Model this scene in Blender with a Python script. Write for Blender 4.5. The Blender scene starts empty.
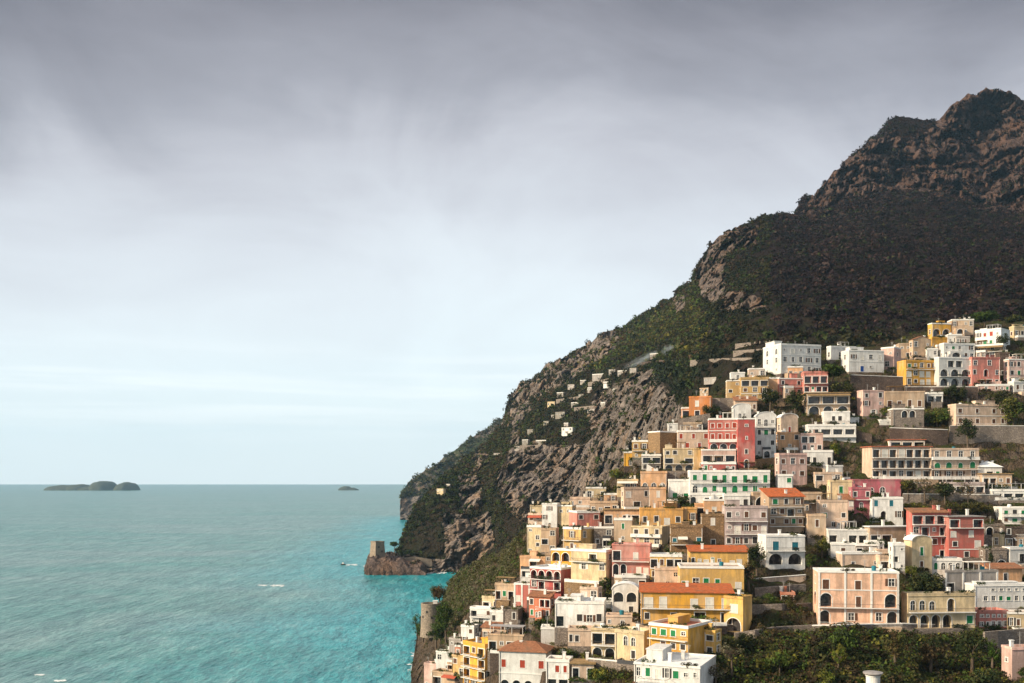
import bpy, math, random
import numpy as np
from mathutils import Vector, noise as mnoise

random.seed(7)
RNG = np.random.default_rng(11)
C = bpy.context.scene.collection
scene = bpy.context.scene

# ---------------------------------------------------------------- camera
F, CX, HY, ZC = 1000.0, 512.0, 479.0, 84.0      # focal length and eye level in pixels, eye height in metres


def P(x, y, d):
    return Vector(((x - CX) / F * d, d, ZC - (y - HY) / F * d))


cam = bpy.data.cameras.new('camera')
cam.lens, cam.sensor_width = 36.0 * F / 1024.0, 36.0
cam.shift_y = (HY - 341.5) / 1024.0
cam.clip_start, cam.clip_end = 1.0, 400000.0
camo = bpy.data.objects.new('camera', cam)
C.objects.link(camo)
camo.location = (0, 0, ZC)
camo.rotation_euler = (math.pi / 2, 0, 0)
scene.camera = camo

# ---------------------------------------------------------------- tagging and linking


def tag(o, label=None, cat=None, group=None, kind=None):
    if label: o['label'] = label
    if cat: o['category'] = cat
    if group: o['group'] = group
    if kind: o['kind'] = kind
    return o


def empty(name, loc=(0, 0, 0), rz=0.0):
    o = bpy.data.objects.new(name, None)
    o.empty_display_size = 0.5
    C.objects.link(o)
    o.location, o.rotation_euler = loc, (0, 0, rz)
    return o


def link(name, me, parent=None, loc=None, rz=None):
    o = bpy.data.objects.new(name, me)
    C.objects.link(o)
    if parent is not None: o.parent = parent
    if loc is not None: o.location = loc
    if rz is not None: o.rotation_euler = (0, 0, rz)
    return o


class MB:
    """collects polygons; build() links them as one mesh object"""

    def __init__(self):
        self.v, self.f, self.m, self.s = [], [], [], []

    def poly(self, pts, m=0, smooth=False):
        n = len(self.v)
        self.v += [tuple(p) for p in pts]
        self.f.append(tuple(range(n, n + len(pts))))
        self.m.append(m); self.s.append(smooth)

    def box(self, x0, x1, y0, y1, z0, z1, m=0):
        p = [(x, y, z) for z in (z0, z1) for y in (y0, y1) for x in (x0, x1)]
        for a, b, c, d in ((0, 2, 3, 1), (4, 5, 7, 6), (0, 1, 5, 4), (1, 3, 7, 5), (3, 2, 6, 7), (2, 0, 4, 6)):
            self.poly((p[a], p[b], p[c], p[d]), m)

    def tube(self, a, b, r0, r1, n=6, m=0, cap=True):
        a, b = Vector(a), Vector(b)
        w = (b - a).normalized()
        u = w.cross(Vector((0.31, 0.77, 0.2))).normalized()
        v = w.cross(u)
        ra, rb = [], []
        for i in range(n):
            t = 2 * math.pi * i / n
            q = u * math.cos(t) + v * math.sin(t)
            ra.append(a + q * r0); rb.append(b + q * r1)
        for i in range(n):
            j = (i + 1) % n
            self.poly((ra[i], ra[j], rb[j], rb[i]), m, True)
        if cap:
            self.poly(rb, m)

    def lathe(self, prof, n=24, m=0, c=(0, 0)):
        for (r0, z0), (r1, z1) in zip(prof[:-1], prof[1:]):
            for i in range(n):
                t0, t1 = 2 * math.pi * i / n, 2 * math.pi * (i + 1) / n
                q = [(c[0] + r * math.cos(t), c[1] + r * math.sin(t), z) for r, z, t in
                     ((r0, z0, t0), (r0, z0, t1), (r1, z1, t1), (r1, z1, t0))]
                self.poly(q, m)

    def mesh(self, name, mats):
        me = bpy.data.meshes.new(name)
        me.from_pydata(self.v, [], self.f)
        for mt in (mats if isinstance(mats, (list, tuple)) else [mats]):
            me.materials.append(mt)
        me.polygons.foreach_set('material_index', self.m)
        me.polygons.foreach_set('use_smooth', self.s)
        me.update()
        return me

    def build(self, name, mats, parent=None, loc=None, rz=None):
        return link(name, self.mesh(name, mats), parent, loc, rz)


# ---------------------------------------------------------------- materials
class NT:
    def __init__(self, name):
        self.mat = bpy.data.materials.new(name)
        self.mat.use_nodes = True
        self.t = self.mat.node_tree
        self.bsdf = self.t.nodes['Principled BSDF']
        self.out = self.t.nodes['Material Output']

    def n(self, typ, **kw):
        nd = self.t.nodes.new(typ)
        for k, v in kw.items():
            setattr(nd, k, v)
        return nd

    def l(self, a, b):
        self.t.links.new(a, b)

    def coord(self, scale=(1, 1, 1), which='Object'):
        tc = self.n('ShaderNodeTexCoord'); mp = self.n('ShaderNodeMapping')
        mp.inputs['Scale'].default_value = scale
        self.l(tc.outputs[which], mp.inputs['Vector'])
        return mp.outputs['Vector']

    def world_pos(self, scale=(1, 1, 1)):
        g = self.n('ShaderNodeNewGeometry'); mp = self.n('ShaderNodeMapping')
        mp.inputs['Scale'].default_value = scale
        self.l(g.outputs['Position'], mp.inputs['Vector'])
        return mp.outputs['Vector']

    def noise(self, vec, scale, detail=3, rough=0.55, dist=0.0):
        nd = self.n('ShaderNodeTexNoise')
        nd.inputs['Scale'].default_value = scale
        nd.inputs['Detail'].default_value = detail
        nd.inputs['Roughness'].default_value = rough
        nd.inputs['Distortion'].default_value = dist
        self.l(vec, nd.inputs['Vector'])
        return nd.outputs['Fac']

    def ramp(self, fac, stops):
        r = self.n('ShaderNodeValToRGB')
        e = r.color_ramp.elements
        while len(e) < len(stops): e.new(0.5)
        for k, (p, c) in enumerate(stops):
            e[k].position = p
            e[k].color = (c, c, c, 1) if not isinstance(c, (tuple, list)) else (*c[:3], 1)
        self.l(fac, r.inputs['Fac'])
        return r.outputs['Color']

    def mix(self, fac, a, b, typ='MIX'):
        m = self.n('ShaderNodeMix', data_type='RGBA', blend_type=typ)
        for s, v in ((m.inputs[0], fac), (m.inputs[6], a), (m.inputs[7], b)):
            if hasattr(v, 'links'): self.l(v, s)
            elif isinstance(v, (tuple, list)): s.default_value = (*v[:3], 1)
            else: s.default_value = v
        return m.outputs[2]

    def math(self, op, a, b=0.0, clamp=False):
        m = self.n('ShaderNodeMath', operation=op, use_clamp=clamp)
        for s, v in zip(m.inputs, (a, b)):
            if hasattr(v, 'links'): self.l(v, s)
            else: s.default_value = v
        return m.outputs[0]

    def bump(self, h, strength=0.5, dist=0.1, normal=None):
        b = self.n('ShaderNodeBump')
        b.inputs['Strength'].default_value = strength
        b.inputs['Distance'].default_value = dist
        self.l(h, b.inputs['Height'])
        if normal is not None: self.l(normal, b.inputs['Normal'])
        return b.outputs['Normal']

    def done(self, col, rough=0.85, normal=None, spec=0.25):
        s = self.bsdf.inputs['Base Color']
        if hasattr(col, 'links'): self.l(col, s)
        else: s.default_value = (*col[:3], 1)
        r = self.bsdf.inputs['Roughness']
        if hasattr(rough, 'links'): self.l(rough, r)
        else: r.default_value = rough
        self.bsdf.inputs['Specular IOR Level'].default_value = spec
        if normal is not None: self.l(normal, self.bsdf.inputs['Normal'])
        return self.mat


def mul(c, k): return tuple(min(1.0, a * k) for a in c)


def stucco(name, c, wear=0.6):
    t = NT(name)
    w = t.world_pos()
    streak = t.noise(t.world_pos((0.9, 0.9, 0.16)), 1.0, 4, 0.65)
    blot = t.noise(w, 0.35, 4, 0.6)
    fine = t.noise(w, 3.0, 3, 0.6)
    oi = t.n('ShaderNodeObjectInfo')
    col = t.mix(t.ramp(oi.outputs['Random'], [(0, 0), (1, 1)]), tuple(v * 0.74 + 0.015 for v in c), mul(c, 1.10))
    dirt = t.mix(0.5, mul(c, 0.55), (0.17, 0.14, 0.11))
    col = t.mix(t.math('MULTIPLY', t.ramp(streak, [(0.42, 0), (0.62, 1)]), 0.85 * wear), col, dirt)
    col = t.mix(t.math('MULTIPLY', t.ramp(blot, [(0.46, 0), (0.58, 1)]), 0.75 * wear), col, t.mix(0.35, mul(c, 0.6), (0.26, 0.22, 0.18)))
    col = t.mix(t.math('MULTIPLY', t.ramp(t.noise(t.world_pos((1, 1, .5)), 0.22, 3, 0.6), [(0.52, 0), (0.62, 1)]), 0.4), col, t.mix(0.5, c, (0.6, 0.55, 0.47)))
    col = t.mix(t.math('MULTIPLY', t.ramp(fine, [(0.4, 0), (0.8, 1)]), 0.25), col, mul(c, 1.15))
    return t.done(col, 0.9, t.bump(t.noise(w, 6.0, 4), 0.35, 0.05), 0.15)


def stone(name, c1, c2, sc=1.3):
    t = NT(name)
    v = t.n('ShaderNodeTexVoronoi'); v.inputs['Scale'].default_value = sc
    t.l(t.world_pos((1, 1, 1.7)), v.inputs['Vector'])
    vd = t.n('ShaderNodeTexVoronoi', feature='DISTANCE_TO_EDGE'); vd.inputs['Scale'].default_value = sc
    t.l(t.world_pos((1, 1, 1.7)), vd.inputs['Vector'])
    sep = t.n('ShaderNodeSeparateColor'); t.l(v.outputs['Color'], sep.inputs[0])
    col = t.mix(sep.outputs[0], c1, c2)
    col = t.mix(t.ramp(t.noise(t.world_pos(), 0.3, 4), [(0.45, 0), (0.7, 0.6)]), col, mul(c1, 0.5))
    edge = t.ramp(vd.outputs['Distance'], [(0.0, 0.0), (0.12, 1.0)])
    col = t.mix(t.math('SUBTRACT', 1.0, edge), col, mul(c1, 0.45))
    return t.done(col, 0.95, t.bump(edge, 0.6, 0.12), 0.1)


def tile_mat(name, c):
    t = NT(name)
    vec = t.coord()
    wv = t.n('ShaderNodeTexWave', bands_direction='X'); wv.inputs['Scale'].default_value = 1.3
    wv.inputs['Distortion'].default_value = 0.4
    t.l(vec, wv.inputs['Vector'])
    n1 = t.noise(t.world_pos(), 1.6, 4, 0.7)
    col = t.mix(t.ramp(n1, [(0.35, 0), (0.7, 1)]), mul(c, 0.6), mul(c, 1.2))
    col = t.mix(t.ramp(t.noise(t.world_pos(), 0.5, 3), [(0.5, 0), (0.75, 0.7)]), col, (0.16, 0.12, 0.08))
    return t.done(col, 0.85, t.bump(wv.outputs['Fac'], 0.8, 0.12), 0.15)


def plain(name, c, rough=0.6, spec=0.3, var=0.25, metal=0.0):
    t = NT(name)
    n1 = t.noise(t.world_pos(), 1.1, 4, 0.6)
    col = t.mix(t.ramp(n1, [(0.3, 0), (0.75, 1)]), mul(c, 1 - var), mul(c, 1 + var * 0.5))
    t.bsdf.inputs['Metallic'].default_value = metal
    return t.done(col, rough, None, spec)


def glass_mat(name):
    t = NT(name)
    oi = t.n('ShaderNodeObjectInfo')
    n1 = t.noise(t.world_pos(), 0.8, 2)
    col = t.mix(oi.outputs['Random'], (0.012, 0.013, 0.016), (0.06, 0.055, 0.055))
    col = t.mix(t.ramp(n1, [(0.5, 0), (0.62, 0.5)]), col, (0.12, 0.11, 0.1))
    return t.done(col, 0.12, None, 0.5)


def leaf_mat(name, gain=1.0):
    t = NT(name)
    a = t.n('ShaderNodeAttribute', attribute_name='tint')
    col = t.mix(1.0, a.outputs['Color'], (gain, gain, gain), 'MULTIPLY')
    m = t.done(col, 0.75, None, 0.12)
    tr = t.n('ShaderNodeBsdfTranslucent'); t.l(col, tr.inputs['Color'])
    ms = t.n('ShaderNodeMixShader'); ms.inputs[0].default_value = 0.25
    t.l(t.bsdf.outputs[0], ms.inputs[1]); t.l(tr.outputs[0], ms.inputs[2])
    t.l(ms.outputs[0], t.out.inputs['Surface'])
    return m


WALLC = dict(
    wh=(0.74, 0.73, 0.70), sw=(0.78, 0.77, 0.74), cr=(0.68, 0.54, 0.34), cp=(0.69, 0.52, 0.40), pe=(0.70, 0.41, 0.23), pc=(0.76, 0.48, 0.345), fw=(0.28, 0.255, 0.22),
    ye=(0.74, 0.46, 0.15), yd=(0.72, 0.385, 0.07), oc=(0.58, 0.38, 0.16), oo=(0.66, 0.36, 0.12),
    pk=(0.66, 0.31, 0.27), pp=(0.68, 0.46, 0.40), sp=(0.62, 0.22, 0.13), rd=(0.42, 0.085, 0.08), re=(0.53, 0.15, 0.125), mg=(0.40, 0.115, 0.145),
    ta=(0.54, 0.39, 0.27), gy=(0.42, 0.38, 0.35), mv=(0.47, 0.38, 0.37), rs=(0.62, 0.24, 0.20), orr=(0.68, 0.25, 0.08))
for k_, v_ in WALLC.items():
    if k_ not in ('wh', 'sw', 'fw', 'gy', 'mv'):
        g_ = sum(v_) / 3
        WALLC[k_] = tuple(min(.85, max(.02, g_ + (q_ - g_) * 1.08)) for q_ in v_)
_M = {}


def M(key):
    if key in _M: return _M[key]
    if key in WALLC: m = stucco('stucco_' + key, WALLC[key], 0.75 if key not in ('wh', 'sw') else 0.5)
    elif key == 'br': m = stone('brown_stone', (0.34, 0.22, 0.12), (0.22, 0.15, 0.09))
    elif key == 'gs': m = stone('grey_stone', (0.30, 0.25, 0.21), (0.19, 0.16, 0.14))
    elif key == 'ds': m = stone('dark_stone', (0.15, 0.11, 0.09), (0.09, 0.07, 0.06))
    elif key == 'tower': m = stone('tower_stone', (0.36, 0.29, 0.22), (0.26, 0.21, 0.17), 1.0)
    elif key == 'tile': m = tile_mat('orange_tiles', (0.52, 0.135, 0.045))
    elif key == 'tileb': m = tile_mat('brown_tiles', (0.34, 0.15, 0.08))
    elif key == 'slab': m = plain('white_roof_wash', (0.72, 0.72, 0.70), 0.9, 0.1, 0.2)
    elif key == 'floor': m = plain('terrace_tiles', (0.38, 0.27, 0.2), 0.9, 0.1, 0.35)
    elif key == 'grey': m = plain('grey_roofing', (0.30, 0.28, 0.27), 0.9, 0.1, 0.35)
    elif key == 'redfl': m = plain('red_terrace_tiles', (0.42, 0.14, 0.08), 0.85, 0.15, 0.3)
    elif key == 'trim': m = plain('white_trim', (0.74, 0.72, 0.68), 0.8, 0.15, 0.15)
    elif key == 'iron': m = plain('dark_iron', (0.05, 0.05, 0.055), 0.5, 0.4, 0.2)
    elif key == 'pole': m = plain('grey_metal', (0.32, 0.31, 0.30), 0.5, 0.4, 0.2)
    elif key == 'glass': m = glass_mat('window_glass')
    elif key == 'sh_g': m = plain('green_shutter', (0.012, 0.19, 0.065), 0.5, 0.3, 0.2)
    elif key == 'sh_b': m = plain('brown_shutter', (0.12, 0.055, 0.03), 0.6, 0.3, 0.3)
    elif key == 'sh_r': m = plain('red_shutter', (0.36, 0.05, 0.025), 0.6, 0.3, 0.25)
    elif key == 'sh_t': m = plain('teal_shutter', (0.015, 0.15, 0.20), 0.5, 0.3, 0.2)
    elif key == 'sh_u': m = plain('blue_shutter', (0.015, 0.08, 0.33), 0.5, 0.3, 0.2)
    elif key == 'sh_w': m = plain('white_shutter', (0.70, 0.67, 0.60), 0.6, 0.3, 0.15)
    elif key == 'sh_k': m = plain('dark_shutter', (0.045, 0.04, 0.038), 0.6, 0.3, 0.3)
    elif key == 'aw_r': m = plain('red_canvas', (0.42, 0.10, 0.06), 0.9, 0.1, 0.2)
    elif key == 'aw_w': m = plain('white_canvas', (0.72, 0.69, 0.62), 0.9, 0.1, 0.15)
    elif key == 'aw_g': m = plain('grey_canvas', (0.34, 0.33, 0.33), 0.9, 0.1, 0.25)
    elif key == 'straw': m = plain('reed_matting', (0.30, 0.20, 0.10), 0.95, 0.05, 0.4)
    elif key == 'wood': m = plain('old_wood', (0.16, 0.11, 0.07), 0.85, 0.1, 0.35)
    elif key == 'bark': m = plain('bark', (0.13, 0.10, 0.075), 0.95, 0.05, 0.4)
    elif key == 'leaf': m = leaf_mat('leaves')
    else: raise KeyError(key)
    _M[key] = m
    return m


# ---------------------------------------------------------------- depth of the ground along each sight line (control points, metres)
class Depth:
    def __init__(self, pts):
        p = np.array(pts, float)
        self.xy, v = p[:, :2], np.log(p[:, 2])
        n = len(p)
        A = np.zeros((n + 3, n + 3))
        A[:n, :n] = -np.linalg.norm(self.xy[:, None] - self.xy[None], axis=2)
        A[:n, n] = 1; A[:n, n + 1:] = self.xy / 500.0
        A[n:, :n] = A[:n, n:].T
        self.w = np.linalg.solve(A, np.concatenate([v, np.zeros(3)]))

    def __call__(self, x, y):
        q = np.stack([np.atleast_1d(np.asarray(x, float)), np.atleast_1d(np.asarray(y, float))], -1)
        n = len(self.xy)
        r = -np.linalg.norm(q[..., None, :] - self.xy, axis=-1)
        r = r @ self.w[:n] + self.w[n] + (q / 500.0) @ self.w[n + 1:]
        return np.exp(r)

    def one(self, x, y):
        return float(self([x], [y])[0])


DV = Depth([(415, 640, 455), (418, 683, 405), (440, 600, 440), (430, 640, 430), (470, 575, 410), (500, 550, 395), (530, 530, 385),
            (460, 640, 350), (480, 683, 300), (500, 620, 330), (540, 670, 255), (600, 670, 235), (700, 670, 220), (800, 670, 215), (900, 670, 215),
            (1024, 670, 215), (700, 760, 170), (1024, 760, 170), (430, 760, 330), (560, 620, 278), (650, 620, 252), (750, 620, 250),
            (850, 625, 245), (950, 628, 250), (1024, 628, 255), (520, 575, 350), (600, 575, 305), (700, 575, 285), (800, 575, 285),
            (900, 560, 290), (1024, 560, 290), (540, 525, 378), (620, 520, 350), (700, 520, 325), (800, 520, 320), (900, 520, 320),
            (1024, 520, 320), (600, 480, 390), (640, 470, 375), (720, 465, 355), (800, 465, 355), (900, 470, 350), (1024, 470, 350),
            (640, 440, 405), (690, 420, 400), (760, 420, 390), (850, 420, 390), (950, 420, 385), (1024, 420, 385), (720, 390, 430),
            (780, 385, 420), (850, 380, 415), (950, 385, 415), (1024, 385, 415), (765, 365, 440), (850, 365, 435), (950, 355, 440),
            (1024, 350, 445), (900, 335, 475), (1024, 325, 480), (1160, 325, 480), (760, 345, 470), (1160, 500, 330), (1160, 670, 215),
            (1160, 760, 165), (1640, 320, 470), (1640, 500, 330), (1640, 670, 215), (1640, 790, 150)])
DM = Depth([(370, 572, 905), (400, 570, 910), (450, 573, 905), (470, 560, 900), (500, 540, 900), (530, 520, 880), (420, 530, 960),
            (450, 510, 970), (440, 488, 1010), (480, 500, 970), (500, 470, 1010), (550, 500, 900), (560, 460, 960), (600, 450, 860),
            (550, 420, 1080), (600, 400, 1010), (520, 440, 1080), (640, 420, 760), (680, 400, 660), (620, 380, 920), (660, 370, 820),
            (700, 360, 660), (760, 350, 590), (850, 340, 560), (950, 330, 560), (1024, 330, 560), (1160, 330, 540), (600, 350, 1150),
            (560, 375, 1250), (500, 430, 1350), (470, 455, 1250), (450, 470, 1150), (540, 372, 1450), (580, 350, 1450), (625, 325, 1400),
            (660, 305, 1320), (690, 280, 1180), (720, 240, 1130), (760, 220, 1130), (795, 215, 1220), (812, 195, 1430), (850, 160, 1450),
            (900, 118, 1480), (950, 110, 1500), (985, 92, 1520), (1024, 95, 1520), (1160, 90, 1520), (750, 300, 760), (850, 300, 660),
            (950, 290, 660), (1024, 280, 670), (850, 250, 860), (950, 220, 1060), (1024, 210, 1110), (890, 198, 1260), (900, 180, 1380),
            (980, 200, 1290), (980, 130, 1470), (700, 320, 860), (720, 270, 1030), (780, 250, 950), (700, 450, 600), (900, 420, 500),
            (1160, 420, 480), (600, 560, 800), (700, 560, 560), (1640, 90, 1500), (1640, 330, 540), (1640, 480, 470), (1640, 220, 1000)])
DH = Depth([(402, 520, 2046), (440, 520, 2046), (520, 520, 2046), (405, 485, 2139), (425, 472, 2213), (450, 455, 2278), (485, 429, 2371),
            (520, 405, 2464), (560, 380, 2557), (440, 490, 2129), (480, 470, 2185), (520, 460, 2213), (600, 520, 2046), (600, 380, 2604)])


def polyline(pts, x):
    p = np.array(pts, float)
    return np.interp(x, p[:, 0], p[:, 1])


def in_poly(poly, x, y):
    p = np.array(poly, float)
    inside = np.zeros(np.shape(x), bool)
    j = len(p) - 1
    for i in range(len(p)):
        c = ((p[i, 1] > y) != (p[j, 1] > y)) & (x < (p[j, 0] - p[i, 0]) * (y - p[i, 1]) / (p[j, 1] - p[i, 1] + 1e-9) + p[i, 0])
        inside ^= c
        j = i
    return inside


def fbm(p, sc, oct=4, off=0.0):
    return np.array([mnoise.fractal(Vector((a * sc[0] + off, b * sc[1], c * sc[2])), 0.85, 2.1, oct) for a, b, c in p])


def ridged(p, sc, oct=4):
    return np.array([mnoise.ridged_multi_fractal(Vector((a * sc[0], b * sc[1], c * sc[2])), 0.9, 2.1, oct, 1.0, 2.0) for a, b, c in p])


def grid_mesh(name, V, nr, nc, mat, attrs=None):
    idx = np.arange(nr * nc).reshape(nr, nc)
    q = np.stack([idx[:-1, :-1], idx[1:, :-1], idx[1:, 1:], idx[:-1, 1:]], -1).reshape(-1, 4)
    me = bpy.data.meshes.new(name)
    me.vertices.add(len(V)); me.vertices.foreach_set('co', V.astype(np.float32).ravel())
    me.loops.add(q.size); me.loops.foreach_set('vertex_index', q.astype(np.int32).ravel())
    me.polygons.add(len(q))
    me.polygons.foreach_set('loop_start', np.arange(0, q.size, 4, dtype=np.int32))
    me.polygons.foreach_set('use_smooth', np.ones(len(q), bool))
    me.update(calc_edges=True)
    for k, v in (attrs or {}).items():
        a = me.attributes.new(k, 'FLOAT', 'POINT'); a.data.foreach_set('value', v.astype(np.float32))
    me.materials.append(mat)
    return link(name, me)


def sheet(xs, top, bottom, nr, depth, back):
    """rows of points from the foot up to the skyline, then rolling over the ridge and down its far side"""
    t = np.linspace(0, 1, nr)
    Y = bottom[None] + (top - bottom)[None] * t[:, None]
    X = np.repeat(xs[None], nr, 0)
    d = depth(X.ravel(), Y.ravel()).reshape(X.shape)
    pts = np.stack([(X - CX) / F * d, d, ZC - (Y - HY) / F * d], -1)
    rows = [pts]
    for dy, dz in back:
        b = pts[-1].copy(); b[:, 1] += dy; b[:, 2] -= dz
        rows.append(b[None])
    V = np.concatenate(rows, 0)
    Xa = np.concatenate([X] + [xs[None]] * len(back), 0)
    Ya = np.concatenate([Y] + [top[None]] * len(back), 0)
    return V, Xa, Ya


# ---------------------------------------------------------------- leaves
def leaf_object(name, cen, rad, ntri, size, col, parent=None, mat='leaf', flat=0.0, shell=0.45, jit=0.3):
    """many small leaf-sized faces spread through each clump's volume"""
    cen, rad, col = np.asarray(cen, float), np.asarray(rad, float), np.asarray(col, float)
    n = len(cen)
    N = n * ntri
    d = RNG.normal(size=(N, 3)); d /= np.linalg.norm(d, axis=1)[:, None]
    r = RNG.random(N) ** shell
    base = np.repeat(cen, ntri, 0); R = np.repeat(rad, ntri, 0)
    p = base + d * r[:, None] * R
    nrm = d + RNG.normal(size=(N, 3)) * 0.6 + np.array([0, 0, 0.35])
    nrm /= np.linalg.norm(nrm, axis=1)[:, None]
    a = np.cross(nrm, RNG.normal(size=(N, 3))); a /= np.linalg.norm(a, axis=1)[:, None] + 1e-9
    b = np.cross(nrm, a)
    s = np.repeat(np.broadcast_to(size, (n,)), ntri) * RNG.uniform(0.6, 1.4, N)
    v0 = p + a * s[:, None]; v1 = p - a * (s * 0.6)[:, None] + b * (s * 0.75)[:, None]; v2 = p - a * (s * 0.6)[:, None] - b * (s * 0.75)[:, None]
    V = np.stack([v0, v1, v2], 1).reshape(-1, 3).astype(np.float32)
    cc = np.repeat(col, ntri, 0) * RNG.uniform(1 - jit, 1 + jit, (N, 1)) * RNG.uniform(0.93, 1.07, (N, 3))
    cc = np.concatenate([cc, np.ones((N, 1))], 1)
    cc = np.repeat(cc, 3, 0).astype(np.float32)
    me = bpy.data.meshes.new(name)
    me.vertices.add(len(V)); me.vertices.foreach_set('co', V.ravel())
    me.loops.add(len(V)); me.loops.foreach_set('vertex_index', np.arange(len(V), dtype=np.int32))
    me.polygons.add(N); me.polygons.foreach_set('loop_start', np.arange(0, 3 * N, 3, dtype=np.int32))
    me.update(calc_edges=True)
    at = me.attributes.new('tint', 'FLOAT_COLOR', 'POINT'); at.data.foreach_set('color', cc.ravel())
    me.materials.append(M(mat))
    return link(name, me, parent)


# ---------------------------------------------------------------- sky, sun
SUN = Vector((-1.0, -0.36, 0.54)).normalized()          # towards the sun: low, from the sea side
w = bpy.data.worlds.new('World'); scene.world = w; w.use_nodes = True
nt = w.node_tree
bg = nt.nodes['Background']


def wn(typ, **kw):
    n = nt.nodes.new(typ)
    for k, v in kw.items(): setattr(n, k, v)
    return n


sky = wn('ShaderNodeTexSky', sky_type='NISHITA')
sky.sun_disc = False
sky.sun_elevation = math.asin(SUN.z)
sky.sun_rotation = math.atan2(SUN.x, SUN.y)
sky.air_density, sky.dust_density = 1.0, 2.0
tc = wn('ShaderNodeTexCoord')
sep = wn('ShaderNodeSeparateXYZ'); nt.links.new(tc.outputs['Generated'], sep.inputs[0])


def wmath(op, a, b=0.0, clamp=False):
    m = wn('ShaderNodeMath', operation=op, use_clamp=clamp)
    for s, v in zip(m.inputs, (a, b)):
        if hasattr(v, 'links'): nt.links.new(v, s)
        else: s.default_value = v
    return m.outputs[0]


def wnoise(scale, sc, detail, rough, dist=0.0, off=(0, 0, 0)):
    mp = wn('ShaderNodeMapping'); mp.inputs['Scale'].default_value = scale; mp.inputs['Location'].default_value = off
    nt.links.new(tc.outputs['Generated'], mp.inputs['Vector'])
    n = wn('ShaderNodeTexNoise'); n.inputs['Scale'].default_value = sc; n.inputs['Detail'].default_value = detail
    n.inputs['Roughness'].default_value = rough; n.inputs['Distortion'].default_value = dist
    nt.links.new(mp.outputs[0], n.inputs['Vector'])
    return n.outputs['Fac']


# the cloud deck: pale near the horizon, heavy and grey higher up, its height uneven
big = wnoise((1.3, 1.0, 2.6), 2.4, 5, 0.55, 0.8, (0.35, 0.1, 0.2))
fine = wnoise((1.6, 1.6, 7.0), 3.0, 6, 0.6, 0.6, (2.0, 0.4, 0.7))
h = wmath('ADD', sep.outputs['Z'], wmath('MULTIPLY', wmath('SUBTRACT', big, 0.5), 0.20))
h = wmath('ADD', h, wmath('MULTIPLY', wmath('SUBTRACT', fine, 0.5), 0.05))
rp = wn('ShaderNodeValToRGB')
stops = [(0.0, (.80, .86, .86)), (0.05, (.76, .83, .84)), (0.10, (.70, .765, .79)), (0.17, (.65, .69, .72)), (0.24, (.57, .59, .625)), (0.31, (.455, .455, .49)),
         (0.37, (.30, .297, .327)), (0.43, (.215, .208, .232)), (0.50, (.115, .11, .128)), (0.70, (.44, .45, .48)), (1.0, (.60, .61, .64))]
e = rp.color_ramp.elements
while len(e) < len(stops): e.new(0.5)
for k, (p, c) in enumerate(stops):
    e[k].position, e[k].color = p, (*c, 1)
flank = wmath('MULTIPLY', wmath('POWER', wmath('ABSOLUTE', wmath('SUBTRACT', sep.outputs['X'], 0.03)), 2.0), wmath('MULTIPLY', sep.outputs['Z'], 1.15))
flank = wmath('MINIMUM', flank, 0.10)
h = wmath('ADD', h, flank)
h = wmath('SUBTRACT', h, 0.015)
nt.links.new(h, rp.inputs['Fac'])
# thin bright bars of cloud low over the sea
bars = wnoise((1.0, 1.0, 22.0), 2.6, 5, 0.6, 0.3, (0.0, 0.0, 1.3))
lowb = wn('ShaderNodeValToRGB')
le = lowb.color_ramp.elements
le[0].position, le[0].color = 0.46, (0, 0, 0, 1)
le[1].position, le[1].color = 0.64, (1, 1, 1, 1)
nt.links.new(bars, lowb.inputs['Fac'])
near = wmath('SUBTRACT', 1.0, wmath('MULTIPLY', wmath('ABSOLUTE', wmath('SUBTRACT', sep.outputs['Z'], 0.075)), 16.0), True)
fac = wmath('MULTIPLY', wmath('MULTIPLY', lowb.outputs['Color'], near), 0.7)
mx = wn('ShaderNodeMix', data_type='RGBA')
nt.links.new(fac, mx.inputs[0]); nt.links.new(rp.outputs['Color'], mx.inputs[6]); mx.inputs[7].default_value = (.90, .93, .93, 1)
# brighter patch of cloud round the veiled sun, well off to the left of the view
dot = wn('ShaderNodeVectorMath', operation='DOT_PRODUCT'); nt.links.new(tc.outputs['Generated'], dot.inputs[0]); dot.inputs[1].default_value = SUN
glow = wmath('POWER', wmath('MAXIMUM', dot.outputs['Value'], 0.0), 6.0)
mg = wn('ShaderNodeMix', data_type='RGBA'); nt.links.new(glow, mg.inputs[0])
nt.links.new(mx.outputs[2], mg.inputs[6]); mg.inputs[7].default_value = (1.3, 1.2, 1.05, 1)
CLOUD_GAIN = 5.3
sc_ = wn('ShaderNodeMix', data_type='RGBA', blend_type='MULTIPLY'); sc_.inputs[0].default_value = 1.0
nt.links.new(mg.outputs[2], sc_.inputs[6]); sc_.inputs[7].default_value = (CLOUD_GAIN,) * 3 + (1,)
fin = wn('ShaderNodeMix', data_type='RGBA'); fin.inputs[0].default_value = 0.94
nt.links.new(sky.outputs[0], fin.inputs[6]); nt.links.new(sc_.outputs[2], fin.inputs[7])
nt.links.new(fin.outputs[2], bg.inputs['Color'])
bg.inputs['Strength'].default_value = 0.12

sl = bpy.data.lights.new('sun', 'SUN')
sl.energy, sl.angle, sl.color = 3.1, math.radians(5.0), (1.0, 0.83, 0.60)
so = bpy.data.objects.new('sun', sl); C.objects.link(so)
so.rotation_euler = SUN.to_track_quat('Z', 'Y').to_euler()
so.location = (-300, -100, 300)

vs = scene.view_settings
vs.view_transform, vs.look, vs.gamma, vs.use_curve_mapping = 'Standard', 'None', 1.0, False
vs.exposure = 1.12

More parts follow.
